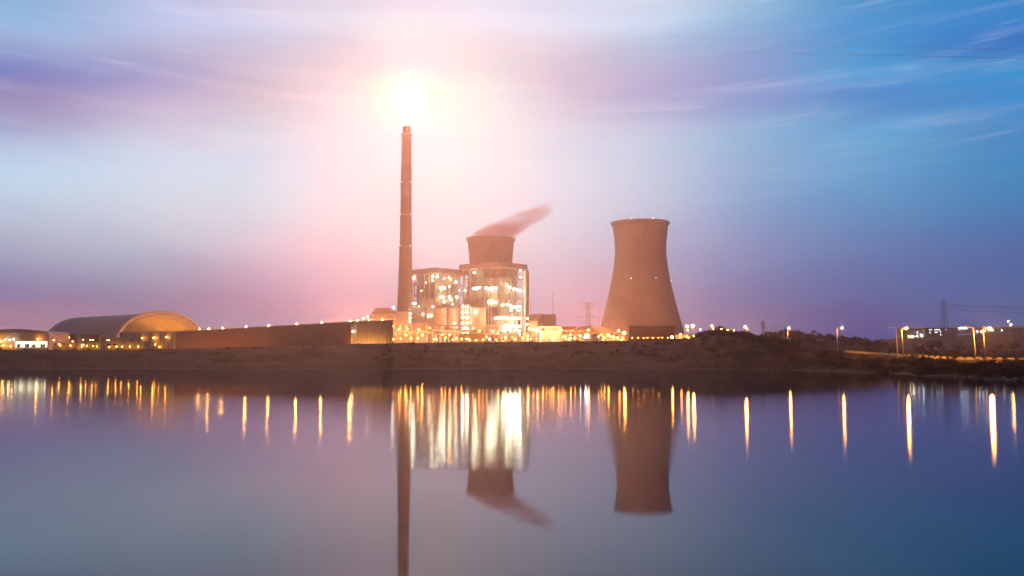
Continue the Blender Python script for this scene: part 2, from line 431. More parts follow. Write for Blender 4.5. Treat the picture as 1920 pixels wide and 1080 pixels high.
def cooling_tower(px, Y, ytop, wtop, wth, yth, wbase, label, lamps, floods=()):
    s = Y / F; x = X(px, Y); zg = 11.0
    t = thing('cooling_tower', label, 'cooling tower', (x, Y, zg))
    ztop = Z(ytop, Y) - zg; zth = Z(yth, Y) - zg
    rb = wbase * s / 2; rt = wtop * s / 2; rth = wth * s / 2
    pr = hyper(rb, rt, rth, zth, 9, ztop)
    th = 1.0
    b = MB(); b.lathe(pr + [(r - th, z) for r, z in reversed(pr)] + [pr[0]], n=96)
    b.build('shell', M['concrete'], t, True)
    b = MB(); b.lathe([(rt - .6, ztop - 1.6), (rt + 1.3, ztop - 1.2), (rt + 1.3, ztop + .9), (rt - 1.3, ztop + .9), (rt - 1.3, ztop - .5)], n=96)
    b.build('rim_walkway', M['concrete'], t)
    b = MB()
    n = 44
    for i in range(n):
        a0 = 2 * math.pi * i / n; a1 = a0 + math.pi / n; a2 = a0 - math.pi / n
        for a in (a1, a2):
            b.tube(((rb + 2) * math.cos(a0), (rb + 2) * math.sin(a0), 0), (rb * .995 * math.cos(a), rb * .995 * math.sin(a), 9.5), .55, n=5)
    b.build('leg_ring', M['concrete2'], t)
    b = MB(); b.lathe([(rb + 4, 0), (rb + 4, 1.8), (rb + 3, 1.8), (rb + 3, 0)], n=64); b.build('basin', M['concrete2'], t)
    for (lx, ly, lr) in lamps:
        p = at(lx, ly, Y); dx = p.x - x; z = p.z - zg
        r = next((q[0] for q in pr if q[1] >= z), rt) + 1.1
        if z > ztop: r = rt
        dx = max(-r * .98, min(r * .98, dx))
        b = MB(); b.sphere((dx, -math.sqrt(r * r - dx * dx) - .3, min(z, ztop + 1.2)), lr); b.build('warning_light', M['beacon'], t)
    for dx, dy, r in floods: floodlight(x + dx, Y + dy, r, 'warm floodlight added unseen behind the bank to light the cooling towers')
    return t
cooling_tower(1203, 1010, 419, 106, 96, 465, 172, 'tall hyperbolic concrete cooling tower standing alone right of the plant', [(1178, 417, .5), (1217, 416, .5), (1177, 526, .5), (1222, 525, .5), (1256, 527, .35)], [(-55, -215, 1.7), (-110, -120, 1.1)])
cooling_tower(920, 1150, 449, 89, 81, 495, 138, 'concrete cooling tower rising behind the tall boiler house, steam drifting from its rim', [(896, 448, .5), (933, 448, .5)], [(10, -330, 1.0)])
def chimney():
    Y = 980; s = Y / F; zg = 11; x = X(759, Y)
    t = thing('chimney', 'very tall slender concrete chimney with pale upper bands and smoke at its top', 'chimney', (x, Y, zg))
    zt = lambda py: Z(py, Y) - zg
    P = [(0, 17.5), (zt(590), 15.3), (zt(520), 12.9), (zt(462), 11.6), (zt(403), 10.5), (zt(370), 10.0)]

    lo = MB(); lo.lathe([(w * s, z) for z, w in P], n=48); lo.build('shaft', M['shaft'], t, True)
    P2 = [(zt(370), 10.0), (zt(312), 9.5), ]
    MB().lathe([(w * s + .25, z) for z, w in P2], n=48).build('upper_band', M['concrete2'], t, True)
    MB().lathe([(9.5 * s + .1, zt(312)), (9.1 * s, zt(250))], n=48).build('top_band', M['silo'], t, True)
    for dx, dy, r in ((-60, -110, .7), (45, -90, .55), (-10, -220, 2.2)): floodlight(x + dx, Y + dy, r, 'warm floodlight added unseen behind the bank to light the chimney')
    MB().lathe([(7.4 * s, zt(250)), (7.4 * s, zt(238)), (6.2 * s, zt(238)), (6.2 * s, zt(250) - 2)], n=40).build('flue', M['dark'], t, True)
    for py, r in ((343, 9.9), (403, 10.6), (462, 11.7), (252, 9.2)):
        z = zt(py); rr = r * s
        b = MB(); b.lathe([(rr, z - 1.2), (rr + 1.1, z - 1.0), (rr + 1.1, z), (rr, z)], n=40); b.build('platform', M['steel'], t)
        if py > 300:
            for sg in (-1, 1):
                b = MB(); b.sphere((sg * rr * .86, -rr * .6 - .8, z + .4), .32); b.build('warning_light', M['beacon'], t)
    return t
chimney()

# ------------------------------------------------------------------ lamps
def bulb(t, p, r, m, name='lamp'):
    b = MB(); b.sphere(p, r, 8, 5); return b.build(name, M[m], t, True)
def ray_plane(px, py, p0, nrm):
    d = at(px, py, 100) - Vector((0, 0, CAMZ)); o = Vector((0, 0, CAMZ))
    k = (p0 - o).dot(nrm) / d.dot(nrm)
    return o + d * k

# ------------------------------------------------------------------ boiler houses
def boiler_house(px, Y, ytop, a, b_, rz, label, rl, ll, levels, shaft, seed):
    rnd = random.Random(seed)
    zg = 11.; x = X(px, Y); H = Z(ytop, Y) - zg; rz = R(rz)
    t = thing('boiler_house', label, 'boiler house', (x, Y, zg), rz)
    slab = 5.2; Hs = H - slab
    # roof slab (overhanging)
    MB().box((-3.5, -3.5, Hs), (b_ + 3, a + 3, H)).build('roof', M['roof'], t)
    for ux in (b_ * .3, b_ * .62): MB().box((ux, a * .3, H), (ux + 4, a * .3 + 5, H + 2.2)).build('roof_vent', M['steel'], t)
    nx = 5; ny = 6; zs = [Hs * k / levels for k in range(levels + 1)]
    col = MB(); bm = MB()
    gx = [b_ * i / (nx - 1) for i in range(nx)]; gy = [a * i / (ny - 1) for i in range(ny)]
    for i in range(nx):
        for j in range(ny):
            if (0 < i < nx - 1) and (0 < j < ny - 1): continue
            col.box((gx[i] - .45, gy[j] - .45, 0), (gx[i] + .45, gy[j] + .45, Hs))
    col.build('steel_frame', M['steel'], t)
    for z in zs[1:]:
        for j in (0, ny - 1): bm.box((.5, gy[j] - .3, z - .9), (b_ - .5, gy[j] + .3, z - .2))
        for i in (0, nx - 1): bm.box((gx[i] - .3, .5, z - .95), (gx[i] + .3, a - .5, z - .25))
    for k in range(levels):
        z0, z1 = zs[k], zs[k + 1]
        for j in (0, 3, 4) if k % 2 else (1, 4):
            bm.tube((0, gy[j], z0), (0, gy[j + 1], z1), .28, n=4)
        for i in ((0, 2) if k % 2 else (1, 3)):
            bm.tube((gx[i], 0, z0), (gx[i + 1], 0, z1), .28, n=4)
    bm.build('bracing', M['steel'], t)
    fl = MB()
    for z in zs[1:-1]:
        fl.box((.2, .2, z - .12), (b_ - .2, 6.5, z + .12)); fl.box((.2, 6.6, z - .12), (6.5, a - .2, z + .12))
    fl.build('floor_deck', M['steel'], t)
    rl_ = MB()
    for z in zs[1:-1]:
        for h in (.6, 1.15):
            rl_.tube((-.3, -.3, z + h), (b_, -.3, z + h), .06, n=4); rl_.tube((-.3, -.3, z + h), (-.3, a, z + h), .06, n=4)
    rl_.build('railing', M['steel'], t)
    # boiler casing hung inside
    MB().box((7, 7, Hs * .30), (b_ - 3, a - 3, Hs - .6)).build('boiler_casing', M['casing'], t)
    m = MB()
    m.prism([(7.5, Hs * .30), (b_ - 3.5, Hs * .30), (b_ * .62, Hs * .12), (b_ * .42, Hs * .12)], 'y', 8, a - 4); m.build('hopper', M['casing'], t)
    for k in range(16):
        z = zs[rnd.randrange(levels)] + 1; 
        if rnd.random() < .5:
            u = rnd.uniform(2, b_ - 8); MB().box((u, rnd.uniform(2, 3), z), (u + rnd.uniform(2, 7), rnd.uniform(4.5, 6), z + rnd.uniform(2, 5))).build('duct', M['panel'], t)
        else:
            u = rnd.uniform(3, a - 9); MB().box((rnd.uniform(2, 3), u, z), (rnd.uniform(4.5, 6), u + rnd.uniform(2, 7), z + rnd.uniform(2, 5))).build('duct', M['panel'], t)
    for k in range(7):
        if k < 4: u = rnd.uniform(2, b_ - 4); p = (u, -1.0)
        else: u = rnd.uniform(4, a - 4); p = (-1.0, u)
        z0 = rnd.uniform(0, Hs * .4); z1 = rnd.uniform(Hs * .6, Hs - 2)
        MB().tube((p[0], p[1], z0), (p[0], p[1], z1), .38, n=8).build('pipe', M['panel'], t, True)
    if shaft:
        MB().box((b_ - 1.0, -4.6, 0), (b_ + 4.0, -.55, H - 6)).build('lift_shaft', M['panel'], t)
    Mw = Matrix.Translation((x, Y, zg)) @ Matrix.Rotation(rz, 4, 'Z'); Mi = Mw.inverted()
    for lst, ax in ((rl, Vector((0, -1, 0))), (ll, Vector((-1, 0, 0)))):
        nw = (Matrix.Rotation(rz, 3, 'Z') @ ax)
        p0 = Mw @ (ax * .9)
        for e in lst:
            w = ray_plane(e[0], e[1], p0, nw); q = Mi @ w
            bulb(t, q, e[2], e[3] if len(e) > 3 else 'white', 'work_light')
    return t
boiler_house(934, 985, 491, 47, 39, 50, 'tall open steel boiler house with the brightest white lights, in front of the steaming tower',
  [(950,534,1.1),(956,539,.9),(963,542,.9),(970,544,.9),(976,545,.8),(976,520,.5),(976,507,.4),(942,572,.7),(952,571,.7),(958,574,.8),(963,575,.8),(968,576,.8),(974,575,.8),(958,581,.7),(973,582,.7),
   (940,596,.8),(946,595,.7),(952,597,1.),(960,597,.9),(966,597,.9),(973,597,.9),(944,613,.9),(950,610,1.),(956,614,1.),(962,611,1.1),(968,613,1.1),(974,612,1.),(947,621,.8),(957,620,.9),(965,621,.9),(973,621,.9)],
  [(882,503,.5),(889,511,.8),(888,541,.8),(893,541,1.1),(899,539,.7),(912,540,.9),(918,541,.9),(924,540,.9),(930,540,.6),(917,566,1.),(923,567,1.),(930,567,.8),(872,545,.5),(929,597,.7),(935,596,.7),(922,545,.5)], 9, True, 4)
boiler_house(813, 1050, 502.5, 42, 42, 43, 'shorter open steel boiler house between the chimney and the silos',
  [(820,518,.9),(833,522,.4),(842,520,.4),(845,524,.7,'sodium'),(855,529,.8),(827,540,.9),(833,540,1.),(843,537,.4),(826,557,.8),(831,557,.6),(843,557,.8),(856,557,.8),(846,562,.8),(833,565,.9),(849,571,.5),(861,545,.4)],
  [(776,521,1.),(779,569,.5),(811,518,.9),(811,526,.5),(798,530,.3),(790,545,.3),(786,575,.7),(789,580,.7)], 8, False, 8)

# ------------------------------------------------------------------ simple buildings
def lbox(t, px0, px1, yt, zb, Y, dep):
    """box in the local frame of thing t, front at Y"""
    o = t.location
    x0 = X(px0, Y) - o.x; x1 = X(px1, Y) - o.x; z1 = at((px0 + px1) / 2, yt, Y).z - o.z
    return (x0, Y - o.y, zb), (x1, Y - o.y + dep, z1)
def building(name, label, cat, px0, px1, yt, Y, dep, wall, roof=None, wins=(), winmat='wlit', para=.8, lamps=(), group=None, doors=(), gable=0, dark=(), zg=None):
    xc = X((px0 + px1) / 2, Y); zg = ground(xc, Y) - .4 if zg is None else zg
    t = thing(name, label, cat, (xc, Y + dep / 2, zg), 0, group)
    a, b = lbox(t, px0, px1, yt, 0, Y, dep)
    hz = b[2]
    if gable:
        MB().box(a, (b[0], b[1], hz - gable)).build('wall', M[wall], t)
        xm = (a[0] + b[0]) / 2; m = MB(); o = .8
        m.prism([(a[0] - o, hz - gable), (b[0] + o, hz - gable), (xm, hz)], 'y', a[1] - .5, b[1] + .5); m.build('roof', M[roof or 'roof'], t)
        hz -= gable
    else:
        MB().box(a, (b[0], b[1], hz - para)).build('wall', M[wall], t)
        MB().box((a[0] - .5, a[1] - .5, hz - para), (b[0] + .5, b[1] + .5, hz)).build('roof', M[roof or wall], t)
    for w in wins:
        lit = len(w) < 5 or w[4]
        p = at(w[0], w[1], Y); q = at(w[0] + w[2], w[1] + w[3], Y); o = t.location
        fr = MB().box((p.x - o.x - .15, a[1] - .12, q.z - o.z - .15), (q.x - o.x + .15, a[1] - .002, p.z - o.z + .15)).build('window', M['steel'], t)
        MB().box((p.x - o.x, a[1] - .17, q.z - o.z), (q.x - o.x, a[1] - .122, p.z - o.z)).build('pane', M[winmat if lit else 'dkglass'], fr)
    for l in lamps:
        p = at(l[0], l[1], Y); bulb(t, (p.x - t.location.x, a[1] - l[4] if len(l) > 4 else a[1] - 1.2, p.z - zg), l[2], l[3], 'wall_lamp')
    return t
building('control_building', 'two storey flat roofed office glowing orange in front of the vaulted hall', 'building', 131, 184, 627.5, 552, 14, 'plaster', 'roof',
  wins=[(137,636,2.5,2.4),(150,636,2.5,2.4),(155,636,2,2.4),(168,636.5,3.2,1.8),(173,636.5,3,1.8),(151,645,2.5,3),(156,645,2,3),(138,644,3,2.6),(164,645,3,2.6,0),(175,645,3,2.6,0)],
  lamps=[(134,633,.16,'sodium',2.5),(137,640,.26,'sodium',2.4),(146,650,.2,'sodium',3),(158,650,.2,'sodium',3)])
building('stair_tower', 'narrow tall stair block at the left end of the two storey office', 'tower', 129, 143, 625.5, 546, 5.5, 'plaster', wins=[(134,630,3,2,0),(135,639,3,2.5)], lamps=[(135,648,.2,'sodium',2)])
building('low_annex', 'lowest flat annex left of the stair block, lit yellow', 'building', 99, 129, 641, 553, 9, 'plaster', lamps=[(104,638,.24,'sodium',2),(116,648,.16,'sodium',2)], wins=[(103,644,3,2.5,0),(109,644,3,2.5),(118,644,3,2.5,0)])
building('pump_house', 'small bright yellow flat roofed block before the two storey office', 'building', 161, 188, 641.5, 541, 9, 'plaster', lamps=[(166,649,.16,'sodium',2.2),(178,649,.16,'sodium',2.2),(185,650,.13,'sodium',2.2)], wins=[(176,645,2,2,0)])
building('workshop', 'single storey block with raised cornice beneath the hall opening', 'building', 186, 226, 632, 556, 12, 'plaster', 'roof', wins=[(200,637,6,1.6),(212,637,5,1.6,0),(199,645,9,3,0),(212,645,8,3,0)], lamps=[(190,650,.2,'sodium',2.4),(208,651,.2,'sodium',2.4),(222,650,.2,'sodium',2.4)])
building('long_store', 'long low store lit yellow at the foot of the windbreak', 'building', 226, 270, 640.5, 549, 9, 'plaster', wins=[(251,644,2,2,0),(262,644,2,2,0)], lamps=[(232,650,.16,'sodium',2.2),(246,650,.18,'sodium',2.2),(262,650,.18,'sodium',2.2)])

# long shed at far left with shallow curved roof
def shed():
    Y = 760; zg = 9.5
    t = thing('coal_shed', 'long low shed with shallow curved roof and glowing doorway at far left', 'shed', (X(40, Y), Y, zg)); ox = t.location.x
    x0 = X(-40, Y) - ox; x1 = X(90, Y) - ox; zt = Z(624, Y) - zg; za = Z(617, Y) - zg
    MB().box((x0, 0, 0), (x1, 45, zt)).build('wall', M['casing'], t)
    pts = [(x0 - 1 + (x1 - x0 + 2) * i / 14, zt + (za - zt) * math.sin(math.pi * i / 14) ** .8) for i in range(15)]
    MB().prism(pts[::-1] + [], 'y', -1.2, 46).build('roof', M['vault'], t)
    a = at(30, 640.5, Y); b = at(88, 651, Y)
    MB().box((a.x - ox, -.35, b.z - zg), (b.x - ox, -.003, a.z - zg)).build('doorway', M['wlit'], t)
    rnd = random.Random(2); m = MB()
    for i in range(13):
        u = a.x - ox + 1 + (b.x - a.x - 3) * rnd.random(); m.box((u, -2.0, b.z - zg), (u + rnd.uniform(.5, 1.4), -1.0, b.z - zg + rnd.uniform(1.5, 3.4)))
    m.build('stored_goods', M['steel'], t)
    for px, py, r, k in ((10,637,.3,'white'),(18,637,.3,'white'),(25.5,636.5,.3,'white'),(71,636,.45,'sodium'),(6,648,.4,'sodium'),(20,649,.3,'sodium'),(1,640,.5,'sodium'),(-14,640,.5,'sodium')):
        p = at(px, py, Y - 2.5); bulb(t, (p.x - ox, -2.5, p.z - zg), r, k, 'wall_lamp')
shed()

# ------------------------------------------------------------------ vaulted hall
def vault():
    zg = 10.; Yn = 800
    xn = X(216, Yn); phi = R(38)
    t = thing('storage_hall', 'large barrel vaulted storage hall with open end showing its lit lattice', 'hall', (xn, Yn, zg), 0)
    # local: x along opening (away right), y along barrel axis (away left)
    dw = Vector((math.sin(phi), math.cos(phi), 0)); da = Vector((-math.cos(phi), math.sin(phi), 0))
    Wd = 84.; L = 120.; Hh = Z(587, Yn + 32) - zg
    def P(k, s, ins=0.):
        th = math.pi * k; c, n = math.cos(th), math.sin(th)
        e = .86
        u = -math.copysign(abs(c) ** e, c) * (Wd / 2 - ins) + Wd / 2; z = (n ** e) * (Hh - ins)
        return dw * u + da * s + Vector((0, 0, z))
    N = 40; Ls = 14
    m = MB()
    for ins, flip in ((0, 0), (1.6, 1)):
        k0 = len(m.v)
        for j in range(Ls + 1):
            for i in range(N + 1): m.v.append(tuple(P(i / N, L * j / Ls, ins)))
        for j in range(Ls):
            for i in range(N):
                q = (k0 + j * (N + 1) + i, k0 + j * (N + 1) + i + 1, k0 + (j + 1) * (N + 1) + i + 1, k0 + (j + 1) * (N + 1) + i)
                m.f.append(q if not flip else q[::-1])
    h = (Ls + 1) * (N + 1)
    for j in (0, Ls):
        for i in range(N):
            b = j * (N + 1) + i; m.f.append((b, b + 1, h + b + 1, h + b))
    m.build('roof', M['vault'], t, True)
    m = MB()
    for j in range(Ls + 1):
        for i in range(N):
            m.tube(P(i / N, L * j / Ls, 2.6), P((i + 1) / N, L * j / Ls, 2.6), .22, n=3, caps=False)
            if j < Ls:
                if i % 2 == 0: m.tube(P(i / N, L * j / Ls, 2.6), P(i / N, L * (j + 1) / Ls, 2.6), .2, n=3, caps=False)
                m.tube(P(i / N, L * j / Ls, 2.6), P((i + 1) / N, L * (j + .5) / Ls, 1.7), .14, n=3, caps=False)
                m.tube(P((i + 1) / N, L * (j + .5) / Ls, 1.7), P(i / N, L * (j + 1) / Ls, 2.6), .14, n=3, caps=False)
    m.build('space_frame', M['steel'], t)
    m = MB(); b0 = [P(i / N, .6, -.7) for i in range(N + 1)]
    for i in range(N): m.tube(b0[i], b0[i + 1], .9, n=6, caps=False)
    m.build('edge_beam', M['steel'], t, True)
    for u, s, z, r in ((24, 20, 3.5, .8), (50, 18, 3.5, .8), (62, 45, 3.5, .8), (35, 62, 3.5, .8)):
        p = dw * u + da * s; bulb(t, (p.x, p.y, z), r, 'sodium_spot', 'floodlight')
vault()

# ------------------------------------------------------------------ windbreak and panel wall
FA = Vector((X(222, 735), 735)); FB = Vector((X(742, 541), 541))
def fpos(px):
    """point of the windbreak line seen at px"""
    k = (px - 960) / (F * 1.0027); d = FB - FA
    s = (k * FA.y - FA.x) / (d.x - k * d.y); return FA + d * s
def fence(px0, px1, name, label, m_, cat, nposts, top0, top1):
    a, b = fpos(px0), fpos(px1); L = (b - a).length; ang = math.atan2(b.y - a.y, b.x - a.x)
    zg = ground(a.x, a.y) - 1.5
    t = thing(name, label, cat, (a.x, a.y, zg), ang)
    z0 = at(px0, top0, a.y).z - zg; z1 = at(px1, top1, b.y).z - zg
    m = MB(); k = 0
    m.v = [(0, -.15, 0), (L, -.15, 0), (L, .15, 0), (0, .15, 0), (0, -.15, z0), (L, -.15, z1), (L, .15, z1), (0, .15, z0)]
    m.f = [(0, 3, 2, 1), (4, 5, 6, 7), (0, 1, 5, 4), (1, 2, 6, 5), (2, 3, 7, 6), (3, 0, 4, 7)]
    m.build('wall_panel', M[m_], t)
    m = MB(); m.tube((0, -.0, z0 + .1), (L, 0, z1 + .1), .32, n=6); m.build('top_rail', M['steel'], t)
    for i in range(nposts):
        s = L * (i + .02) / (nposts - 1) if i < nposts - 1 else L - .2
        MB().box((s - .16, -.5, 0), (s + .16, -.153, z0 + (z1 - z0) * s / L - .3)).build('post', M['steel'], t)
    return t, a, b, L, z0, z1, zg
f1 = fence(224, 328, 'windbreak_fence', 'pale ribbed windbreak fence right of the vaulted hall opening', 'mesh_fence', 'fence', 16, 623.5, 622)
f2 = fence(328.2, 658.5, 'panel_wall', 'long plain red brown wall running from the vaulted hall towards the chimney', 'brown', 'wall', 0, 622, 604)
f3 = fence(659, 736, 'windbreak_fence', 'ribbed windbreak fence lit orange from below, right of the plain wall', 'mesh_fence', 'fence', 15, 604, 601)
t, a, b, L, z0, z1, zg = f2
for px in (372, 390, 416, 460, 503, 555, 602, 656):
    p = fpos(px); s = (p - a).length; bulb(t, (s, .1, z0 + (z1 - z0) * s / L + .75), .16 if px > 450 else .11, 'rim_spot', 'top_light')
for i in range(13):
    s = L * (i + .5) / 13; bulb(t, (s, -11, 2.4), .24, 'sodium_spot', 'uplight')  # added row of lamps, unseen below the bank crest, to brighten the wall
t, a, b, L, z0, z1, zg = f3
for px, r in ((662, .2), (674, .18), (690, .22), (705, .17), (720, .2)):
    p = fpos(px); s = (p - a).length; bulb(t, (s, -4.5, 2.6), r, 'sodium_spot', 'uplight')
bulb(t, ((fpos(664) - a).length, -1.2, Z(625, 600) - zg), .3, 'white', 'wall_lamp')
t, a, b, L, z0, z1, zg = f1
for px, py, r in ((269, 634, .32), (291, 633.5, .38), (315, 632, .32), (294, 646, .22), (302, 650, .25)):
    p = fpos(px); s = (p - a).length; bulb(t, (s, -1.6, at(px, py, p.y).z - zg), r, 'sodium', 'wall_lamp')

# plum coloured panel before the big tower
t = building('screen_wall', 'dark plum rectangular screen standing before the base of the large cooling tower', 'wall', 1180, 1266, 611, 620, .6, 'plum', 'plum', para=.3)
for i in range(9):
    p = at(1186 + i * 9.3 + (i % 3), 633.2, 610); bulb(t, (p.x - t.location.x, -10, p.z - t.location.z), .13, 'sodium', 'strip_light')

# ------------------------------------------------------------------ plant between chimney and towers
def conveyor():
    Y = 900; a = at(656, 603, Y); b = at(699, 588, Y + 25); zg = 11.
    t = thing('conveyor_gallery', 'pale inclined conveyor gallery rising to the dome shaped transfer house', 'conveyor', (a.x, a.y, zg)); o = t.location
    p = a - o; q = b - o
    m = MB(); m.v = [(p.x, p.y + s, p.z + h) for s in (0, 4) for h in (-3.4, 0)] + [(q.x, q.y + s, q.z + h) for s in (0, 4) for h in (-3.4, 0)]
    m.f = [(0, 1, 3, 2), (4, 6, 7, 5), (0, 4, 5, 1), (2, 3, 7, 6), (1, 5, 7, 3), (0, 2, 6, 4)]; m.build('gallery', M['panel'], t)
    for k in (.15, .5, .85):
        c = p.lerp(q, k); m = MB(); m.tube((c.x - 1.5, c.y + 2, 0), (c.x, c.y + 2, c.z - 3.4), .4); m.tube((c.x + 1.5, c.y + 2, 0), (c.x, c.y + 2, c.z - 3.4), .4); m.build('trestle', M['steel'], t)
    for k in (.35, .6, .8): c = p.lerp(q, k); bulb(t, (c.x, c.y - 1.3, c.z - 1.6), .4, 'white', 'work_light')
conveyor()
t = building('transfer_house', 'bulky brown transfer house with sloped shoulders left of the chimney', 'building', 697, 741, 587, 930, 30, 'casing', 'casing', lamps=[(692,600,.5,'sodium'),(717,600,.5,'sodium'),(738,577,.7,'white'),(706,606,.5,'sodium'),(730,604,.5,'sodium')])
o = t.location
pts = [(X(p, 932) - o.x, Z(y, 932) - o.z) for p, y in ((697, 587.2), (702, 579), (712, 577), (727, 577.5), (737, 581), (741, 587.2))]
MB().prism(pts[::-1], 'y', -16, 14).build('sloped_roof', M['dark'], t)
building('ash_tower', 'slim square tower with overhanging cap at the chimney foot', 'tower', 733, 742, 594, 850, 6, 'plaster', 'roof', wins=[(736,603,2,2,0)], lamps=[(737,612,.45,'sodium',3)], para=2.2)
building('fan_house', 'long flat roofed house with a row of tiny windows below the chimney', 'building', 742, 773, 604.5, 855, 22, 'plaster', 'roof', wins=[(744 + 5.6 * i, 611, 2, 2, i % 2) for i in range(5)], lamps=[(750,617,.45,'sodium',4),(764,617,.45,'sodium',4)], para=1.6)
building('filter_house', 'brown casing block right behind the flat roofed house with tiny windows', 'building', 743, 770, 584, 905, 24, 'casing', lamps=[(769.5,588,.4,'white'),(769.5,596,.4,'white'),(769.5,604,.4,'white')])
building('precipitator', 'ribbed brown precipitator casing between chimney and pale gas duct', 'building', 772, 796, 575, 930, 30, 'casing', 'casing', lamps=[(793,589,.4,'white'),(776,569.5,1.0,'white',2)])
building('gabled_shed', 'small pinkish shed with low gable right of the row of tiny windows', 'shed', 773, 798, 604, 858, 20, 'concrete2', 'roof', gable=2.2, lamps=[(786,618,.4,'sodium',3)])
t = building('gas_duct_house', 'large pale windowless box in front of the shorter boiler house', 'building', 791, 814, 560, 975, 22, 'silo', 'silo', lamps=[(798,594,.5,'white'),(803,593,.5,'white'),(808,592,.5,'white'),(788,579,.8,'white'),(812,575,.3,'white')])
building('duct_base', 'dark ribbed base block under the pale windowless box', 'building', 797, 816, 597, 940, 18, 'casing', lamps=[(806,615,.35,'sodium',3)])
# silos
def silo(px0, px1, ytop, Y, label):
    s = Y / F; r = (px1 - px0) / 2 * s; zg = 11.; x = X((px0 + px1) / 2, Y); h = Z(ytop, Y) - zg; hb = Z(612, Y) - zg
    t = thing('silo', label, 'silo', (x, Y, zg), 0, 'storage silos')
    MB().lathe([(r * .25, hb - 5), (r, hb), (r, h - 1.6)], n=32).build('shell', M['silo'], t, True)
    MB().lathe([(r, h - 1.6), (r + .5, h - 1.5), (r + .5, h - .2), (r * .9, h + .3), (.01, h + .8)], n=32).build('roof', M['roof'], t)
    m = MB()
    for i in range(20):
        a = 2 * math.pi * i / 20; a2 = 2 * math.pi * (i + 1) / 20
        m.tube(((r + .3) * math.cos(a), (r + .3) * math.sin(a), h), ((r + .3) * math.cos(a), (r + .3) * math.sin(a), h + 1.4), .08, n=4)
        m.tube(((r + .3) * math.cos(a), (r + .3) * math.sin(a), h + 1.3), ((r + .3) * math.cos(a2), (r + .3) * math.sin(a2), h + 1.3), .08, n=4)
    m.build('railing', M['steel'], t)
    for i in range(6):
        a = 2 * math.pi * (i + .5) / 6
        MB().tube((r * .9 * math.cos(a), r * .9 * math.sin(a), 0), (r * .9 * math.cos(a), r * .9 * math.sin(a), hb), .5, n=6).build('leg', M['steel'], t)
    MB().box((-1.2, -1, h + .8), (1.6, 1.2, h + 3.2)).build('filter_box', M['steel'], t)
    return t
t = silo(815, 837, 577, 905, 'leftmost of the three yellow lit silos')
bulb(t, (3, -8.5, 20), .35, 'sodium', 'work_light'); bulb(t, (-3, -9.5, 12), .5, 'sodium', 'work_light')
t = silo(838.5, 862, 577, 915, 'middle silo with a bright white strip down its side')
bulb(t, (1.5, -9.0, 27), .45, 'white', 'work_light'); bulb(t, (1.5, -9.0, 20), .4, 'white', 'work_light'); bulb(t, (0, -9.5, 12), .5, 'sodium', 'work_light')
t = silo(881, 911, 576.5, 905, 'widest silo, standing right of the dazzling white stair tower')
bulb(t, (-2, -9., 37), .7, 'white', 'work_light'); bulb(t, (3, -11.5, 14), .55, 'sodium', 'work_light'); bulb(t, (-4, -11.5, 22), .35, 'sodium', 'work_light')
def stair_tower():
    Y = 900; zg = 11.; x0 = X(863.5, Y); x1 = X(880.5, Y); h = Z(571, Y) - zg; w = x1 - x0
    t = thing('stair_tower', 'open steel stair tower dazzling white between the silos', 'tower', ((x0 + x1) / 2, Y, zg)); hw = w / 2
    m = MB()
    for sx in (-hw, hw):
        for sy in (0, 6): m.box((sx - .25, sy - .25, 0), (sx + .25, sy + .25, h))
    m.build('steel_frame', M['steel'], t)
    n = 9; m = MB(); st = MB()
    for k in range(n + 1):
        z = h * k / n; m.box((-hw + .3, .3, z - .12), (hw - .3, 5.7, z + .12))
        if k < n:
            s = 1 if k % 2 else -1; st.tube((-s * (hw - 1), 1, z), (s * (hw - 1), 1, z + h / n), .35, n=4)
    m.build('landing', M['panel'], t); st.build('stair_flight', M['panel'], t)
    MB().box((-hw + .3, 6.3, 0), (hw - .3, 6.5, h)).build('back_panel', M['silo'], t)
    for k in range(3, n):
        for u in (-hw * .55, hw * .5): bulb(t, (u, .2, h * (k + .55) / n), .62, 'white', 'work_light')
stair_tower()
# pipe racks
def rack(px0, px1, yt, Y, label, lamps, nb=9):
    zg = ground(X((px0 + px1) / 2, Y), Y) - .3; x0 = X(px0, Y); L = X(px1, Y) - x0; h = Z(yt, Y) - zg
    t = thing('pipe_rack', label, 'pipe rack', (x0, Y, zg))
    m = MB()
    for i in range(nb + 1):
        for sy in (0, 6): m.box((L * i / nb - .25, sy - .25, 0), (L * i / nb + .25, sy + .25, h))
        for z in (h - .5, h - 4.5, h - 8): m.box((L * i / nb - .2, .3, z - .25), (L * i / nb + .2, 5.7, z + .25))
    m.build('steel_frame', M['steel'], t)
    rnd = random.Random(int(px0))
    for z in (h - .1, h - 4.1, h - 7.6):
        for y in (1, 2.8, 4.7): MB().tube((0, y, z + .4), (L, y, z + .4), rnd.uniform(.3, .6), n=8).build('pipe', M['silo' if rnd.random() < .5 else 'roof'], t, True)
    for l in lamps:
        p = at(l[0], l[1], Y - 1.5); bulb(t, (p.x - x0, -1.5, p.z - zg), l[2], l[3], 'work_light')
    return t
rack(815, 935, 611, 885, 'long pipe rack under the three silos', [(873,614,.5,'white'),(829,628,.4,'sodium'),(899,621,.35,'sodium'),(907,628,.5,'sodium'),(918,636,.5,'white'),(934,624,.6,'sodium'),(923,621,.35,'white')], 14)
rack(935, 1003, 623, 880, 'low pipe rack at the foot of the brightest boiler house', [(948,633,.5,'sodium'),(966,636,.45,'sodium'),(981,634,.5,'sodium'),(975,627,.3,'white'),(990,630,.45,'sodium')], 9)
rack(1055, 1110, 621, 900, 'pipe rack among the low sheds right of the turbine hall', [(1060,632,.5,'sodium'),(1070,628,.4,'sodium'),(1078,634,.5,'sodium'),(1088,630,.5,'white'),(1067,636,.5,'sodium')], 7)
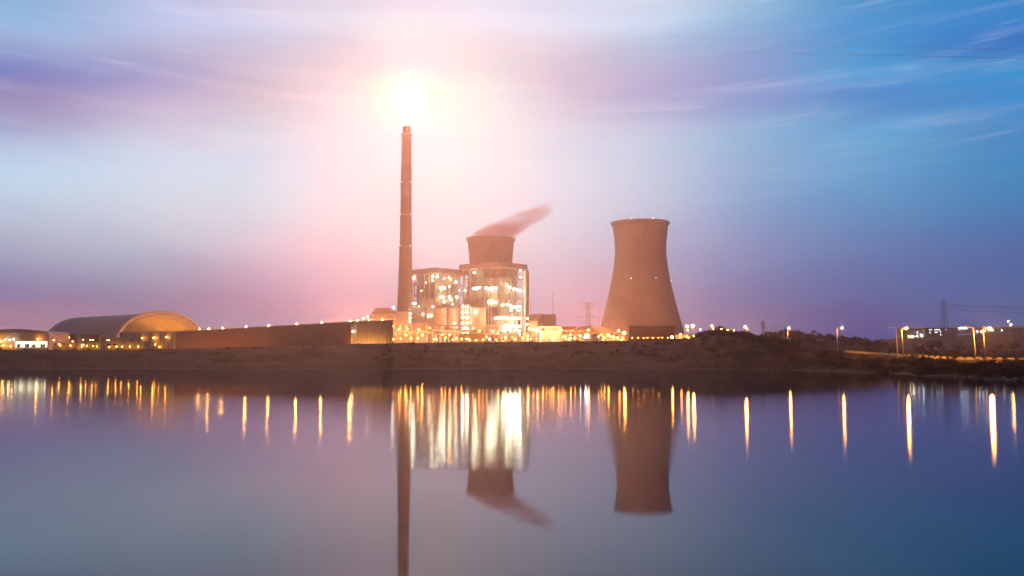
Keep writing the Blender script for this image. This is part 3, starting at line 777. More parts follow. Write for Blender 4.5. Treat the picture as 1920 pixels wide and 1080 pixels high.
rack(1115, 1176, 624, 905, 'pipe rack reaching the base of the large cooling tower', [(1122,631,.4,'sodium'),(1132,633,.5,'sodium'),(1141,629,.5,'sodium'),(1150,632,.5,'sodium'),(1158,634,.5,'sodium'),(1168,634,.45,'sodium')], 8)
# canopies
def canopy(pxs, roof, Y, label):
    zg = 11.; t = thing('canopy', label, 'canopy', (X(pxs[0], Y), Y, zg)); o = t.location; m = MB()
    P = [(X(p, Y) - o.x, Z(y, Y) - zg) for p, y in roof]
    poly = P + [(x, z - 1.5) for x, z in reversed(P)]
    k = len(P)
    for i in range(k - 1):
        (ax, az), (bx, bz) = P[i], P[i + 1]
        m.v += [(ax, 0, az - 1.4), (bx, 0, bz - 1.4), (bx, 0, bz), (ax, 0, az), (ax, 14, az - 1.4), (bx, 14, bz - 1.4), (bx, 14, bz), (ax, 14, az)]
        c = len(m.v) - 8; m.f += [tuple(c + j for j in q) for q in ((0, 1, 2, 3), (4, 7, 6, 5), (3, 2, 6, 7), (0, 4, 5, 1))]
    m.build('roof', M['silo'], t)
    for p in pxs:
        x = X(p, Y + 1) - o.x; z = np_interp(x, P) - 1.45
        MB().box((x - .55, .6, 0), (x + .55, 1.7, z)).build('column', M['silo'], t)
    return t
def np_interp(x, P):
    if x <= P[0][0]: return P[0][1]
    for (a, u), (b, v) in zip(P, P[1:]):
        if x <= b: return u + (v - u) * (x - a) / (b - a)
    return P[-1][1]
t = canopy([735.5, 748.5, 768.5, 781.5], [(733, 622.5), (752, 618.5), (768, 621.5), (790, 619.8), (808, 622.5)], 830, 'gabled entrance canopy on yellow lit columns before the chimney')
for px, py, r in ((737, 636, .35), (751, 635, .35), (770, 634, .35), (783, 634, .35), (760, 628, .5), (791, 628, .75)):
    p = at(px, py, 822); bulb(t, (p.x - t.location.x, -4, p.z - 11), r, 'sodium' , 'lamp')
t = canopy([811, 833, 853], [(808, 616.5), (852, 620), (875, 620.5)], 820, 'flat canopy on three tall yellow lit columns under the silos')
for px, py, r in ((813, 636, .35), (835, 633, .4), (855, 634, .4), (843, 628, .35)):
    p = at(px, py, 812); bulb(t, (p.x - t.location.x, -4, p.z - 11), r, 'sodium', 'lamp')
building('office_block', 'low yellow lit block behind the dike, left of the low pipe rack', 'building', 862, 910, 626, 700, 12, 'plaster', 'roof', wins=[(873,634,7,3),(884,634,2.5,2,0),(893,634,2.5,2,0),(902,634,2.5,2,0)], lamps=[(866,636,.3,'sodium',3.5),(881,638,.3,'sodium',3.5),(893,638,.3,'sodium',3.5),(906,637,.3,'sodium',3.5)])
# turbine hall side
building('turbine_hall', 'plain two tier turbine hall right of the brightest boiler house', 'hall', 994, 1041.5, 589.5, 960, 40, 'casing', 'concrete2', para=9.5)
building('switch_house', 'narrow pale block against the left end of the turbine hall', 'building', 993, 1007, 602.5, 925, 12, 'silo', lamps=[(992,616,.4,'white'),(1000,619,.45,'sodium',3),(1007,621,.5,'white',2)])
t = thing('silo', 'small upright pale tank against the turbine hall front', 'tank', (X(1012, 950), 950, 11.))
h = Z(589.3, 950) - 11; MB().lathe([(3.2, 0), (3.2, h), (.01, h + 1)], n=20).build('shell', M['silo'], t, True); MB().lathe([(3.25, h - 3), (3.5, h - 3), (3.5, h - 2.4), (3.25, h - 2.4)], n=20).build('band', M['steel'], t); t.name = 'tank'
building('maintenance_shed', 'wide low shed with pale roof line below the turbine hall', 'shed', 1011, 1053, 611.5, 905, 24, 'casing', 'silo', wins=[(1015,616,6,4.5,0)], lamps=[(1009,617,.4,'sodium'),(1017,623,.4,'sodium',3),(1033,623,.4,'sodium',3),(1047,623,.4,'sodium',3),(1052,619,.4,'sodium')], para=1.2)
building('yard_store', 'glowing yellow open store in the yard right of the boiler houses', 'building', 1015, 1033, 626, 860, 10, 'plaster', 'roof', lamps=[(1018,631,.3,'sodium',3),(1024,631,.25,'sodium',3),(1030,632,.2,'sodium',3)], gable=1.2)
building('rear_shed', 'distant flat shed left of the lattice pylon', 'shed', 1053, 1080, 612, 935, 20, 'casing', 'roof', para=1.4, lamps=[(1072,620,.3,'sodium',2)])
def curved_store():
    Y = 930; zg = 11.; t = thing('curved_shed', 'broad shed with shallow arched roof below the lattice pylon', 'shed', (X(1112, Y), Y, zg)); ox = t.location.x
    x0 = X(1079, Y) - ox; x1 = X(1145, Y) - ox; z0 = Z(620, Y) - zg; z1 = Z(611, Y) - zg
    MB().box((x0, 0, 0), (x1, 25, z0)).build('wall', M['casing'], t)
    pts = [(x0 - 1 + (x1 - x0 + 2) * i / 12, z0 + (z1 - z0) * math.sin(math.pi * min(1, (i / 12) ** .75)) ** .7) for i in range(13)]
    MB().prism(pts[::-1], 'y', -.8, 26).build('roof', M['concrete2'], t)
    for px in (1086, 1098, 1128, 1140): p = at(px, 627, Y - 3); bulb(t, (p.x - ox, -3, p.z - zg), .4, 'sodium', 'wall_lamp')
curved_store()
building('gate_house', 'small dark box beside the pink white lamp in the yard', 'building', 1110, 1121, 627, 700, 5, 'dark', 'dark')
building('valve_house', 'low block at the right foot of the large cooling tower', 'building', 1268, 1300, 626, 860, 12, 'plaster', 'roof', lamps=[(1275,633,.4,'sodium',3),(1290,634,.4,'sodium',3)], gable=1.)
# pipe portal
t = thing('pipe_portal', 'thin square pipe portal right of the lift shaft', 'pipe', (X(986, 960), 960, 11.)); h = Z(566, 960) - 11
MB().tube((0, 0, h), (4.5, 0, h), .3).build('crossbar', M['steel'], t); MB().tube((4.5, 0, 0), (4.5, 0, h), .3).build('leg', M['steel'], t); MB().tube((0, 0, 0), (0, 0, h), .3).build('leg', M['steel'], t)
t = thing('open_stair_tower', 'small open stair frame between lift shaft and turbine hall', 'tower', (X(988, 930), 930, 11.)); h = Z(590, 930) - 11
m = MB()
for sx in (-2.2, 2.2):
    for sy in (-2, 2): m.box((sx - .2, sy - .2, 0), (sx + .2, sy + .2, h))
for k in range(9): m.box((-2.4, -2.2, h * k / 8 - .1), (2.4, 2.2, h * k / 8 + .1))
m.build('steel_frame', M['steel'], t)
for k in (.35, .55, .75, .9): bulb(t, (.4, -2.6, h * k), .45, 'white', 'work_light')

# ------------------------------------------------------------------ masts and pylons
def mast(px, yt, Y, label, r=.35, group=None):
    x = X(px, Y); zg = ground(x, Y) - .5; h = at(px, yt, Y).z - zg
    t = thing('lightning_mast', label, 'mast', (x, Y, zg), 0, group)
    MB().tube((0, 0, 0), (0, 0, h * .55), r * 1.6, r, n=6).build('lower_section', M['steel'], t); MB().tube((0, 0, h * .55), (0, 0, h), r, r * .4, n=6).build('upper_section', M['steel'], t)
mast(1037, 546, 985, 'slender mast standing on the right end of the turbine hall', .4)
mast(1124.5, 576, 1150, 'thin mast between the lattice pylon and the large cooling tower', .3)
for px, yt in ((1752.8, 584), (1757.5, 585), (1761.5, 587), (1766, 593)): mast(px, yt, 1420, 'thin mast in the cluster left of the tall pylon on the far ridge', .3, 'masts left of the far pylon')
for px, yt in ((1805, 595), (1809, 592), (1813, 594), (1821, 592), (1825, 597)): mast(px, yt, 1420, 'thin mast in the cluster right of the tall pylon on the far ridge', .3, 'masts right of the far pylon')
mast(1450, 608, 1150, 'short mast between the small pylon and the roadside tree', .35)
mast(1458, 609, 1150, 'short thick pole nearest the roadside tree', .6)
def pylon(px, yt, Y, wb, wt, arms, label, rr, zg=None, mt='steel'):
    x = X(px, Y); zg = ground(x, Y) - .5 if zg is None else zg; s = Y / F; h = at(px, yt, Y).z - zg
    t = thing('lattice_pylon', label, 'pylon', (x, Y, zg), R(20)); wb *= s; wt *= s
    def C4(k): 
        w = (wb + (wt - wb) * min(1, k * 1.25) ** .7) / 2; return [Vector((a * w, b * w, h * k)) for a, b in ((-1, -1), (1, -1), (1, 1), (-1, 1))]
    for i in range(4):
        m = MB(); K = 6
        for k in range(K): m.tube(C4(k / K)[i], C4((k + 1) / K)[i], rr, n=4, caps=False)
        m.build('leg', M[mt], t)
    m = MB(); K = 8
    for k in range(K):
        a, b = C4(k / K), C4((k + 1) / K)
        for i in range(4):
            j = (i + 1) % 4; m.tube(a[i], b[j], rr * .6, n=3, caps=False); m.tube(a[j], b[i], rr * .6, n=3, caps=False); m.tube(b[i], b[j], rr * .5, n=3, caps=False)
    m.build('lattice', M[mt], t)
    for ya, l in arms:
        z = at(px, ya, Y).z - zg; l *= s
        for sg in (-1, 1):
            m = MB(); m.tube((0, 0, z + 1.8), (sg * l, 0, z), rr * .8, n=4); m.tube((0, 0, z - .6), (sg * l, 0, z), rr * .8, n=4)
            for q in (.35, .65): m.tube((sg * l * q, 0, z + 1.8 * (1 - q)), (sg * l * q, 0, z - .6 * (1 - q)), rr * .6, n=3)
            cr = m.build('cross_arm', M['steel'], t)
            MB().tube((sg * l, 0, z), (sg * l, 0, z - 2.2), rr * .7, n=5).build('insulator', M['dark'], cr)
    return t
pylon(1103, 568, 1240, 15, 5.5, [(568.5, 13), (577, 13), (594, 19)], 'lattice pylon with three pairs of arms left of the large cooling tower', .19, 11.)
pylon(1773, 562, 1450, 12, 6.5, [(566, 5)], 'tall narrow lattice pylon on the far right ridge', .26, None, 'cable')
pylon(1432, 603, 1250, 9, 3, [(603.5, 5), (609, 5), (614, 7)], 'small lattice pylon beyond the hedge behind the road', .2)

# ------------------------------------------------------------------ cables
def cable(pts, r0, r1, label, group=None, n=24, sag=0.):
    m = MB(); a, b = pts; q = []
    for i in range(n + 1):
        k = i / n; p = a.lerp(b, k); p.z -= sag * 4 * k * (1 - k); q.append((p, r0 + (r1 - r0) * k))
    for (p, r), (s, r2) in zip(q, q[1:]): m.tube(p, s, r, r2, n=4, caps=False)
    tag(m.build('power_cable', M['cable'], None), label, 'cable', group)
cable((at(2100, 113, 300), at(1330, 96.5, 300)), .05, .012, 'lower of the two dark cables crossing the upper right sky')
cable((at(2100, 98, 320), at(1480, 84, 320)), .04, .01, 'upper, fainter cable crossing the upper right sky')
for k, (y0, y1) in enumerate(((570, 571), (573, 577), (580, 583))):
    cable((at(1776, y0, 1448), at(2060, y1, 1250)), .16, .16, ('highest', 'middle', 'lowest')[k] + ' of the three faint cables running right from the far pylon', 'cables of the far pylon', sag=3)

# ------------------------------------------------------------------ yard and street lamps
def yard_lamp(px, py, Y, r, m_, label, group='sodium lamps in the plant yard', arm=1.2):
    x = X(px, Y); zg = ground(x, Y) - .3; z = at(px, py, Y).z - zg
    t = thing('yard_lamp', label, 'lamp post', (x, Y, zg), 0, group)
    MB().tube((0, .5, 0), (0, .5, z + .3), .14, .09, n=6).build('pole', M['pole'], t)
    MB().box((-.3, -.1, z + .12 + r * .7), (.3, .8, z + .3 + r * .7)).build('lamp_head', M['steel'], t)
    bulb(t, (0, 0, z), r, m_, 'lamp')
YL = [(1104,619,800,.5,'sodium','yard lamp on a tall post above the pink white glare'),(1098,632,690,.75,'coolwhite','dazzling cool white lamp low in the yard'),(1101.5,628,700,.5,'pink','pink tinged lamp touching the cool white glare'),
 (1161,620,780,.5,'sodium','smaller lamp of the pair left of the large cooling tower'),(1171,624.5,760,.85,'sodium_big','larger lamp of the pair left of the large cooling tower'),
 (1260.5,632,600,.6,'sodium_big','golden lamp at the lower right corner of the plum screen'),(1289,612,690,.62,'sodium_big','second brightest lamp right of the large cooling tower'),(1300,611,670,.85,'sodium_big','brightest starry lamp right of the large cooling tower'),
 (1290,619,720,.5,'sodium','lamp just under the second brightest one'),(1277,627,700,.42,'sodium','lamp at the right foot of the large cooling tower'),(1301,630,600,.5,'sodium_big','low lamp beneath the brightest starry one'),
 (1314,618,900,.4,'pink','faint pink lamp beyond the brightest one'),(1289,631,640,.3,'sodium','tiny lamp left of the low one under the starry lamp'),
 (1336,611,760,.48,'sodium','upper lamp of the pair over the mound bushes'),(1338,616.5,800,.4,'sodium','lower lamp of the pair over the mound bushes'),(1353,617,720,.5,'sodium','leftmost of the three lamps on the far side of the mound'),
 (1365,618.5,850,.42,'sodium','middle of the three lamps on the far side of the mound'),(1377,619.5,900,.42,'sodium','rightmost of the three lamps on the far side of the mound'),
 (1037,634,640,.25,'sodium','small lamp low in the yard under the turbine hall'),(1078,633,640,.25,'sodium','small lamp low in the yard left of the cool white lamp'),(1133,634,640,.28,'sodium','small lamp low in the yard left of the large tower')]
for a in YL: yard_lamp(*a[:5], a[5], None)
rnd = random.Random(31)
for i in range(20):
    px = 868 + i * 15.6 + rnd.uniform(-3, 3)
    if 1176 < px < 1270: continue
    yard_lamp(px, rnd.uniform(630, 637), rnd.uniform(700, 860), rnd.choice((.12, .2, .36)), 'sodium', 'tiny orange lamp in the dotted row along the yard edge', 'tiny orange lamps along the yard edge')
def street_lamp(pb, pt, yt, lx, ly, Y, lit, label):
    x = X(pb, Y); zg = ground(x, Y) - .4; q = at(pt, yt, Y) - Vector((x, Y, zg)); l = at(lx, ly, Y) - Vector((x, Y, zg))
    t = thing('street_lamp', label, 'street lamp', (x, Y, zg), 0, 'street lamps along the road')
    MB().tube((0, 0, 0), q, .22, .13, n=8).build('pole', M['pole'], t, True)
    MB().box((-.3, -.3, 0), (.3, .3, .5)).build('base', M['steel'], t)
    MB().tube(q, (l.x, 0, l.z), .07, n=6).build('arm', M['pole'], t)
    sg = 1 if l.x > q.x else -1
    hd = MB().box((min(l.x, l.x + sg * .9), -.22, l.z - .02), (max(l.x, l.x + sg * .9), .22, l.z + .2)).build('lamp_head', M['steel'], t)
    if lit: bulb(t, (l.x + sg * .45, 0, l.z - .2), lit, 'sodium_street', 'lamp')
SLs = [(1848,1843,617.5,1853,615,322,.40,'lit street lamp nearest the right edge, its glare starry'),(1830,1824.5,614.5,1812,612.5,325,0,'unlit street lamp with a left arm nearest the right edge'),
 (1695,1690,618,1697,614.5,358,.28,'lit street lamp beside the unlit one over the bridge parapet'),(1683.5,1680.5,616,1670,614,374,0,'unlit street lamp with a left arm over the bridge parapet'),
 (1571.5,1569,614,1577,614.5,425,.16,'street lamp with a faint lamp where the parapet begins'),
 (1471,1469.5,616,1462,615,535,0,'unlit street lamp in front of the tallest roadside tree'),(1478.5,1476.5,616,1478,614.5,560,.18,'street lamp with small orange lamp just left of the roadside tree'),
 (1393.5,1392,616.5,1387,616,640,0,'unlit street lamp on the right slope of the mound'),(1402,1401,613,1398.5,612,600,.3,'bright street lamp on the right slope of the mound')]
for a in SLs: street_lamp(*a)
yard_lamp(1898, 609, 700, .5, 'sodium_big', 'orange lamp on the far right ridge', None)
yard_lamp(1893.5, 602.5, 1250, .6, 'coolwhite', 'small white lamp above the orange one on the far right ridge', None)

# ------------------------------------------------------------------ road, bridge and parapet
def road():
    pts = [(2300, 336), (1930, 347), (1838, 352), (1760, 366), (1688, 394), (1600, 443), (1540, 480), (1480, 548), (1430, 600), (1398, 640), (1340, 760)]
    c = [Vector((X(p, Y), Y, 0)) for p, Y in pts]; fine = []
    for a, b in zip(c, c[1:]):
        for k in range(8): fine.append(a.lerp(b, k / 8))
    m = MB()
    L = []
    for i in range(len(fine) - 1):
        d = (fine[i + 1] - fine[i]).normalized(); n = Vector((-d.y, d.x, 0)); z = roadz(fine[i])
        L.append((fine[i] + n * 4 + Vector((0, 0, z)), fine[i] - n * 4 + Vector((0, 0, z))))
    for (a, b), (c_, d) in zip(L, L[1:]):
        m.face([a, b, d, c_]); m.face([a - Vector((0, 0, .5)), c_ - Vector((0, 0, .5)), d - Vector((0, 0, .5)), b - Vector((0, 0, .5))])
    tag(m.build('road', M['asphalt']), kind='structure')
def roadz(p):
    px = px_of(p.x, p.y)
    if px > 1560: return CAMZ + (HZ - np_interp(px, [(1560, 659.5), (1640, 663.5), (1700, 667), (1780, 671.5), (1850, 672), (2300, 673)])) * p.y / F
    return max(ground(p.x, p.y), ground(p.x + 3, p.y), ground(p.x - 3, p.y)) + .25
road()
def parapet():
    pts = [(1560, 462), (1640, 412), (1700, 380), (1780, 356), (1850, 345), (1930, 341), (2300, 330)]
    tops = [(1560, 655.), (1640, 660.5), (1700, 664), (1780, 668.7), (1850, 670.), (1930, 671.5), (2300, 672)]
    c = [Vector((X(p, Y), Y, 0)) for p, Y in pts]; o = c[3].copy()
    t = thing('bridge_parapet', 'yellow lit road parapet of alternating blocks and gaps along the causeway', 'parapet', (o.x, o.y, 0))
    path = []
    for a, b in zip(c, c[1:]):
        for k in range(int((b - a).length / .5)): path.append(a + (b - a) * (k * .5 / (b - a).length))
    S = [0]
    for a, b in zip(path, path[1:]): S.append(S[-1] + (b - a).length)
    def seg(s0, s1, h0, h1, w, name, m_, dy=0.):
        m = MB(); idx = [i for i, s in enumerate(S) if s0 <= s <= s1]
        if len(idx) < 2: return
        for i in idx[:-1]:
            a, b = path[i], path[i + 1]; d = (b - a).normalized(); n = Vector((-d.y, d.x, 0)) * w
            za = Z(np_interp(px_of(a.x, a.y), tops), a.y) ; zb = Z(np_interp(px_of(b.x, b.y), tops), b.y)
            off = Vector((0, dy, 0)) - o
            q = []
            for p, z in ((a, za), (b, zb)):
                q += [p + n + off + Vector((0, 0, z + h0)), p - n + off + Vector((0, 0, z + h0)), p - n + off + Vector((0, 0, z + h1)), p + n + off + Vector((0, 0, z + h1))]
            k = len(m.v); m.v += [tuple(v) for v in q]
            m.f += [tuple(k + j for j in f) for f in ((0, 4, 5, 1), (1, 5, 6, 2), (2, 6, 7, 3), (3, 7, 4, 0))]
            if i == idx[0]: m.f.append((k, k + 1, k + 2, k + 3))
            if i == idx[-2]: m.f.append((k + 4, k + 7, k + 6, k + 5))
        return m.build(name, m_, t)
    seg(0, S[-1], -1.0, -.42, .35, 'deck_edge', M['rail'])
    seg(0, S[-1], -1.75, -1.02, .25, 'deck_beam', M['dark'], .3)
    s = 1.
    while s < S[-1] - 3 and s < 190:
        seg(s, s + 2.3, -.42, .0, .2, 'parapet_block', M['rail'])
        seg(s + 1.9, s + 3.6, -.9, -.55, .37, 'drain_slot', M['plum'], -.02) if False else None
        s += 3.4
    for p in (1712, 1748, 1786, 1822):
        a = at(p, 676, np_interp(p, pts)); MB().box((a.x - o.x - .6, a.y - o.y + .2, -1.5), (a.x - o.x + .6, a.y - o.y + 1.6, a.z + .3)).build('pier', M['dark'], t)
parapet()

# ------------------------------------------------------------------ far station on the right ridge
building('station_block', 'distant three storey block with scattered white windows on the far ridge', 'building', 1736, 1797, 614.5, 1300, 16, 'casing', 'dark', winmat='clit', para=2,
  wins=[(x, y, 1.5, 2.2) for x, y in ((1742,617),(1745,617),(1752,617),(1755,617),(1758,617),(1760.5,617),(1743,622.5),(1753,622),(1756,622),(1762.5,621),(1763,626.5),(1773,616),(1776,615))] + [(x, y, 1.5, 2.2, 0) for x, y in ((1748,617),(1748,622.5),(1768,617),(1768,622),(1774,622),(1782,617),(1788,617),(1786,622))])
building('station_wing', 'low columned wing left of the distant three storey block', 'building', 1690, 1735, 616, 1310, 12, 'casing', 'dark', winmat='clit', para=1.4, wins=[(1719,622,2,2.5),(1725,626,2,1.5)] + [(1694 + 3.2 * i, 619, 1.0, 8, 0) for i in range(6)],
  lamps=[(1719.5,630,.4,'coolwhite'),(1728,629,.6,'coolwhite'),(1731,629.5,.4,'coolwhite'),(1704,631,.35,'white'),(1709,631,.4,'white'),(1711.5,631,.35,'white')])
building('platform_roof', 'long thin lit platform roof at the right end of the far ridge', 'roof', 1797, 1925, 612.5, 1330, 14, 'dark', 'panel', para=2.2, lamps=[(1798,615.5,.5,'coolwhite'),(1802,615.5,.5,'coolwhite'),(1807,615.5,.5,'coolwhite'),(1811,616,.4,'coolwhite'),(1832,622,.5,'coolwhite'),(1839,621.5,.5,'coolwhite'),(1846,621.5,.4,'coolwhite'),(1861,619,.4,'coolwhite'),(1878,619.5,.4,'coolwhite')])

# ------------------------------------------------------------------ steam plume and smoke
def plume(up, lo, Y, depth, dens, col, name, label, cat, aniso=.2, nsc=.045):
    """vapour body between an upper and a lower outline (photo pixels), elliptical in depth, soft towards its edges"""
    xs = sorted({p[0] for p in up} | {p[0] for p in lo}); s = Y / F
    rows = []
    for px in xs:
        a = at(px, np_interp(px, up), Y); b = at(px, np_interp(px, lo), Y); rows.append((a.x, (a.z + b.z) / 2, max(.6, (a.z - b.z) / 2)))
    n = 20; m = MB()
    for (x, zc, w) in rows:
        for i in range(n):
            t = 2 * math.pi * i / n; m.v.append((x, Y + depth * min(1, w / 14) * math.cos(t) * 1.02, zc + w * 1.02 * math.sin(t)))
    for k in range(len(rows) - 1):
        for i in range(n):
            j = (i + 1) % n; m.f.append((k * n + i, k * n + j, (k + 1) * n + j, (k + 1) * n + i))
    m.f.append(tuple(reversed(range(n)))); m.f.append(tuple((len(rows) - 1) * n + i for i in range(n)))
    mt = bpy.data.materials.new(name + '_vapour'); mt.use_nodes = True; T = NT(mt.node_tree)
    oc = T.n('ShaderNodeTexCoord').outputs['Object']; sp = T.n('ShaderNodeSeparateXYZ', ins={0: oc}).outputs
    x0, x1 = rows[0][0], rows[-1][0]; zmin = min(r[1] for r in rows) - 1; zr = max(r[1] for r in rows) + 1 - zmin
    f = T.mr(sp[0], x0, x1)
    st = [((x - x0) / (x1 - x0), ((zc - zmin) / zr, w / 50, 0, 1)) for x, zc, w in rows]
    if len(st) > 30: st = st[::2]
    rp = T.n('ShaderNodeSeparateColor', ins={0: T.ramp(f, st)}).outputs
    zc = T.m('MULTIPLY_ADD', rp[0], zr, zmin); w = T.m('MULTIPLY', rp[1], 50.)
    wob = T.m('MULTIPLY', T.m('SUBTRACT', T.noise(oc, nsc * 1.3, 5, .6), .5), 1.1)
    dz = T.m('ADD', T.m('DIVIDE', T.m('SUBTRACT', sp[2], zc), w), wob)
    dd = T.m('MULTIPLY', T.m('MINIMUM', T.m('DIVIDE', w, 14.), 1.), depth)
    dy = T.m('DIVIDE', T.m('SUBTRACT', sp[1], Y), dd)
    rr = T.m('ADD', T.m('MULTIPLY', dz, dz), T.m('MULTIPLY', dy, dy))
    soft = T.mr(rr, 1.0, .05, 0, 1, True)
    nz = T.mr(T.noise(T.n('ShaderNodeMapping', ins={0: oc, 'Scale': (.5, 1, 1.3), 'Rotation': (0, R(-30), 0)}).outputs[0], nsc, 3, .5), .32, .68, .1, 1.7)
    fade = T.mr(f, .35, 1.0, 1., 0., True)
    den = T.m('MULTIPLY', T.m('MULTIPLY', T.m('MULTIPLY', nz, fade), soft), dens)
    v = T.n('ShaderNodeVolumePrincipled', ins={'Color': col, 'Density': den, 'Anisotropy': aniso})
    T.n('ShaderNodeOutputMaterial', ins={1: v.outputs[0]})
    tag(m.build(name, mt, None, True), label, cat)
plume([(876, 446), (884, 438), (895, 430), (915, 420), (940, 409), (965, 399), (990, 389), (1015, 380), (1035, 368), (1062, 350)],
      [(876, 452), (920, 455), (955, 454), (966, 447), (975, 440), (990, 432), (1005, 424), (1020, 415), (1035, 404), (1062, 372)],
      1150, 36, .048, (.62, .3, .4, 1), 'steam_plume', 'pinkish steam drifting right from the rim of the rear cooling tower', 'steam')
plume([(757, 238), (765, 231), (780, 226), (800, 223), (825, 221), (845, 221)], [(757, 244), (768, 242), (780, 239), (800, 236), (825, 233), (845, 231)],
      981, 5, .03, (.9, .6, .45, 1), 'smoke_wisp', 'thin wisp of smoke trailing right from the chimney top', 'smoke', .2, .15)

# ------------------------------------------------------------------ vegetation
def leaf_mat(name, a, b):
    m = bpy.data.materials.new(name); m.use_nodes = True; T = NT(m.node_tree)
    oi = T.n('ShaderNodeObjectInfo').outputs['Random']; g = T.n('ShaderNodeNewGeometry').outputs['Random Per Island']
    c = T.mix(T.m('ADD', T.m('MULTIPLY', oi, .4), T.m('MULTIPLY', g, .6)), a + (1,), b + (1,))
    p = T.n('ShaderNodeBsdfPrincipled', ins={'Base Color': c, 'Roughness': .8, 'Specular IOR Level': .2})
    T.n('ShaderNodeOutputMaterial', ins={0: p.outputs[0]}); return m
LF = leaf_mat('scrub_leaves', (.045, .042, .018), (.17, .13, .05)); BK = mat('bark', (.05, .04, .03), .9, .3, 2.)
GR = leaf_mat('dry_grass', (.07, .055, .022), (.22, .15, .06))
def bush_meshes(seed, h, w, trunk, nclump, nleaf, ls):
    rnd = random.Random(seed); st = MB(); lf = MB(); cl = []
    for i in range(nclump):
        a = rnd.uniform(0, 6.28); r = w * rnd.uniform(.1, 1) ** .6; z = trunk + (h - trunk) * rnd.uniform(.05, 1) * (1 - .45 * (r / w) ** 2)
        c = Vector((r * math.cos(a), r * math.sin(a), z)); cl.append((c, rnd.uniform(.16, .34) * w))
        b = Vector((0, 0, rnd.uniform(.05, .7) * max(trunk, h * .3)))
        st.tube(b, c, h * .012 + .02, .012 * h * .4, n=4, caps=False)
    st.tube((0, 0, -.4), (0, 0, max(trunk, h * .35)), h * .03 + .03, h * .015 + .02, n=6)
    for c, rr in cl:
        for k in range(nleaf):
            d = Vector((rnd.gauss(0, .5), rnd.gauss(0, .5), rnd.gauss(0, .42))) * rr; p = c + d
            if p.z < .03: p.z = .05
            u = Vector((rnd.gauss(0, 1), rnd.gauss(0, 1), rnd.gauss(0, .7))).normalized() * ls * rnd.uniform(.6, 1.3); v = u.orthogonal().normalized() * ls * rnd.uniform(.3, .6)
            lf.face([p - u, p - v, p + u, p + v])
    return st, lf
def make_plant(name, seed, h, w, trunk, nc, nl, ls):
    st, lf = bush_meshes(seed, h, w, trunk, nc, nl, ls)
    e = bpy.data.objects.new(name, None); C.objects.link(e)
    a = st.build('trunk' if trunk else 'stem', BK, e); b = lf.build('crown' if trunk else 'foliage', LF, e)
    return kids(e, a, b)
rnd = random.Random(77)
shrubs = [make_plant('shrub', 10 + i, 1.9, 1.5, 0, 26, 34, .13) for i in range(5)]
trees = [make_plant('tree', 30 + i, 6.0, 3.0, 1.6, 34, 34, .30) for i in range(5)]
used = set()
def put(protos, px, Y, s, label, cat, group, sink=.15):
    i = rnd.randrange(len(protos)); p = protos[i]; x = X(px, Y)
    loc = Vector((x, Y, ground(x, Y) - sink * s)); rz = rnd.uniform(0, 6.28)
    if (p.name) not in used: o = p; used.add(p.name); o.location = loc; o.rotation_euler = (0, 0, rz)
    else: o = copy_tree(p, None, loc, rz)
    o.scale = (s * rnd.uniform(.9, 1.25), s * rnd.uniform(.9, 1.25), s * rnd.uniform(.8, 1.15)); tag(o, label, cat, group)
# ragged crest of the mound
for i in range(26):
    px = 1300 + i * 7.6 + rnd.uniform(-3, 3); Y = interp(CRD, px) + rnd.uniform(-4, 10)
    put(shrubs, px, Y, rnd.uniform(1.0, 2.3), 'dark scrubby bush on the crest of the mound', 'bush', 'bushes on the crest of the mound')
for px, s_ in ((1312, .45), (1325, .55), (1334, .5), (1374, .6), (1385, .5), (1398, .55), (1412, .5), (1425, .6)):
    put(trees, px, interp(CRD, px) + 4, s_, 'bushy young tree on the shoulder of the mound', 'tree', 'young trees on the mound')
put(trees, 1348, 455, .95, 'small airy tree silhouetted at the top of the mound', 'tree', None)
put(trees, 1362, 470, .8, 'lower rounded tree right of the airy one on the mound', 'tree', None)
for i in range(60):
    px = rnd.uniform(0, 1290); Y = interp(CRD, px) + rnd.uniform(-14, 3)
    put(shrubs, px, Y, rnd.uniform(.35, .75), 'small low bush along the rim of the long dark bank', 'bush', 'low bushes along the rim of the long bank')
for i in range(110):
    px = rnd.uniform(700, 1450); k = rnd.uniform(.2, .9); Y = interp(SHORE, px) * (1 - k) + interp(CRD, px) * k
    put(shrubs, px, Y, rnd.uniform(.5, 1.0), 'scrubby bush on the face of the bank under the mound', 'bush', 'bushes on the bank face')
# tree covered ridge behind the road
for i in range(95):
    px = rnd.uniform(1405, 1660); Y = 690 + rnd.gauss(0, 34)
    put(trees, px, Y, rnd.uniform(.55, 1.15), 'one of the dark trees covering the hill behind the road', 'tree', 'trees on the hill behind the road')
put(trees, 1493, 690, 1.25, 'tallest tree on the skyline of the hill behind the road', 'tree', None)
put(trees, 1538, 690, .95, 'thin tree on the skyline right of the tallest one', 'tree', None)
put(trees, 1562, 690, 1.1, 'spindly tree on the skyline above the first parapet lamp', 'tree', None)
# round trees behind the parapet
for px, Y, s in ((1600, 470, .75), (1625, 470, .6), (1665, 460, .8), (1722, 445, .75), (1738, 440, .6), (1765, 450, 1.0), (1785, 455, 1.2), (1800, 450, 1.0), (1818, 455, .9), (1860, 450, .7), (1885, 440, .6), (1905, 450, .8)):
    put(trees, px, Y, s, 'rounded tree lit from below just behind the parapet', 'tree', 'rounded trees behind the parapet')
for i in range(70):
    px = rnd.uniform(1655, 1960); Y = rnd.uniform(560, 1200)
    put(trees, px, Y, rnd.uniform(.7, 1.3), 'distant dark tree on the slope of the far ridge', 'tree', 'trees on the far ridge slope')
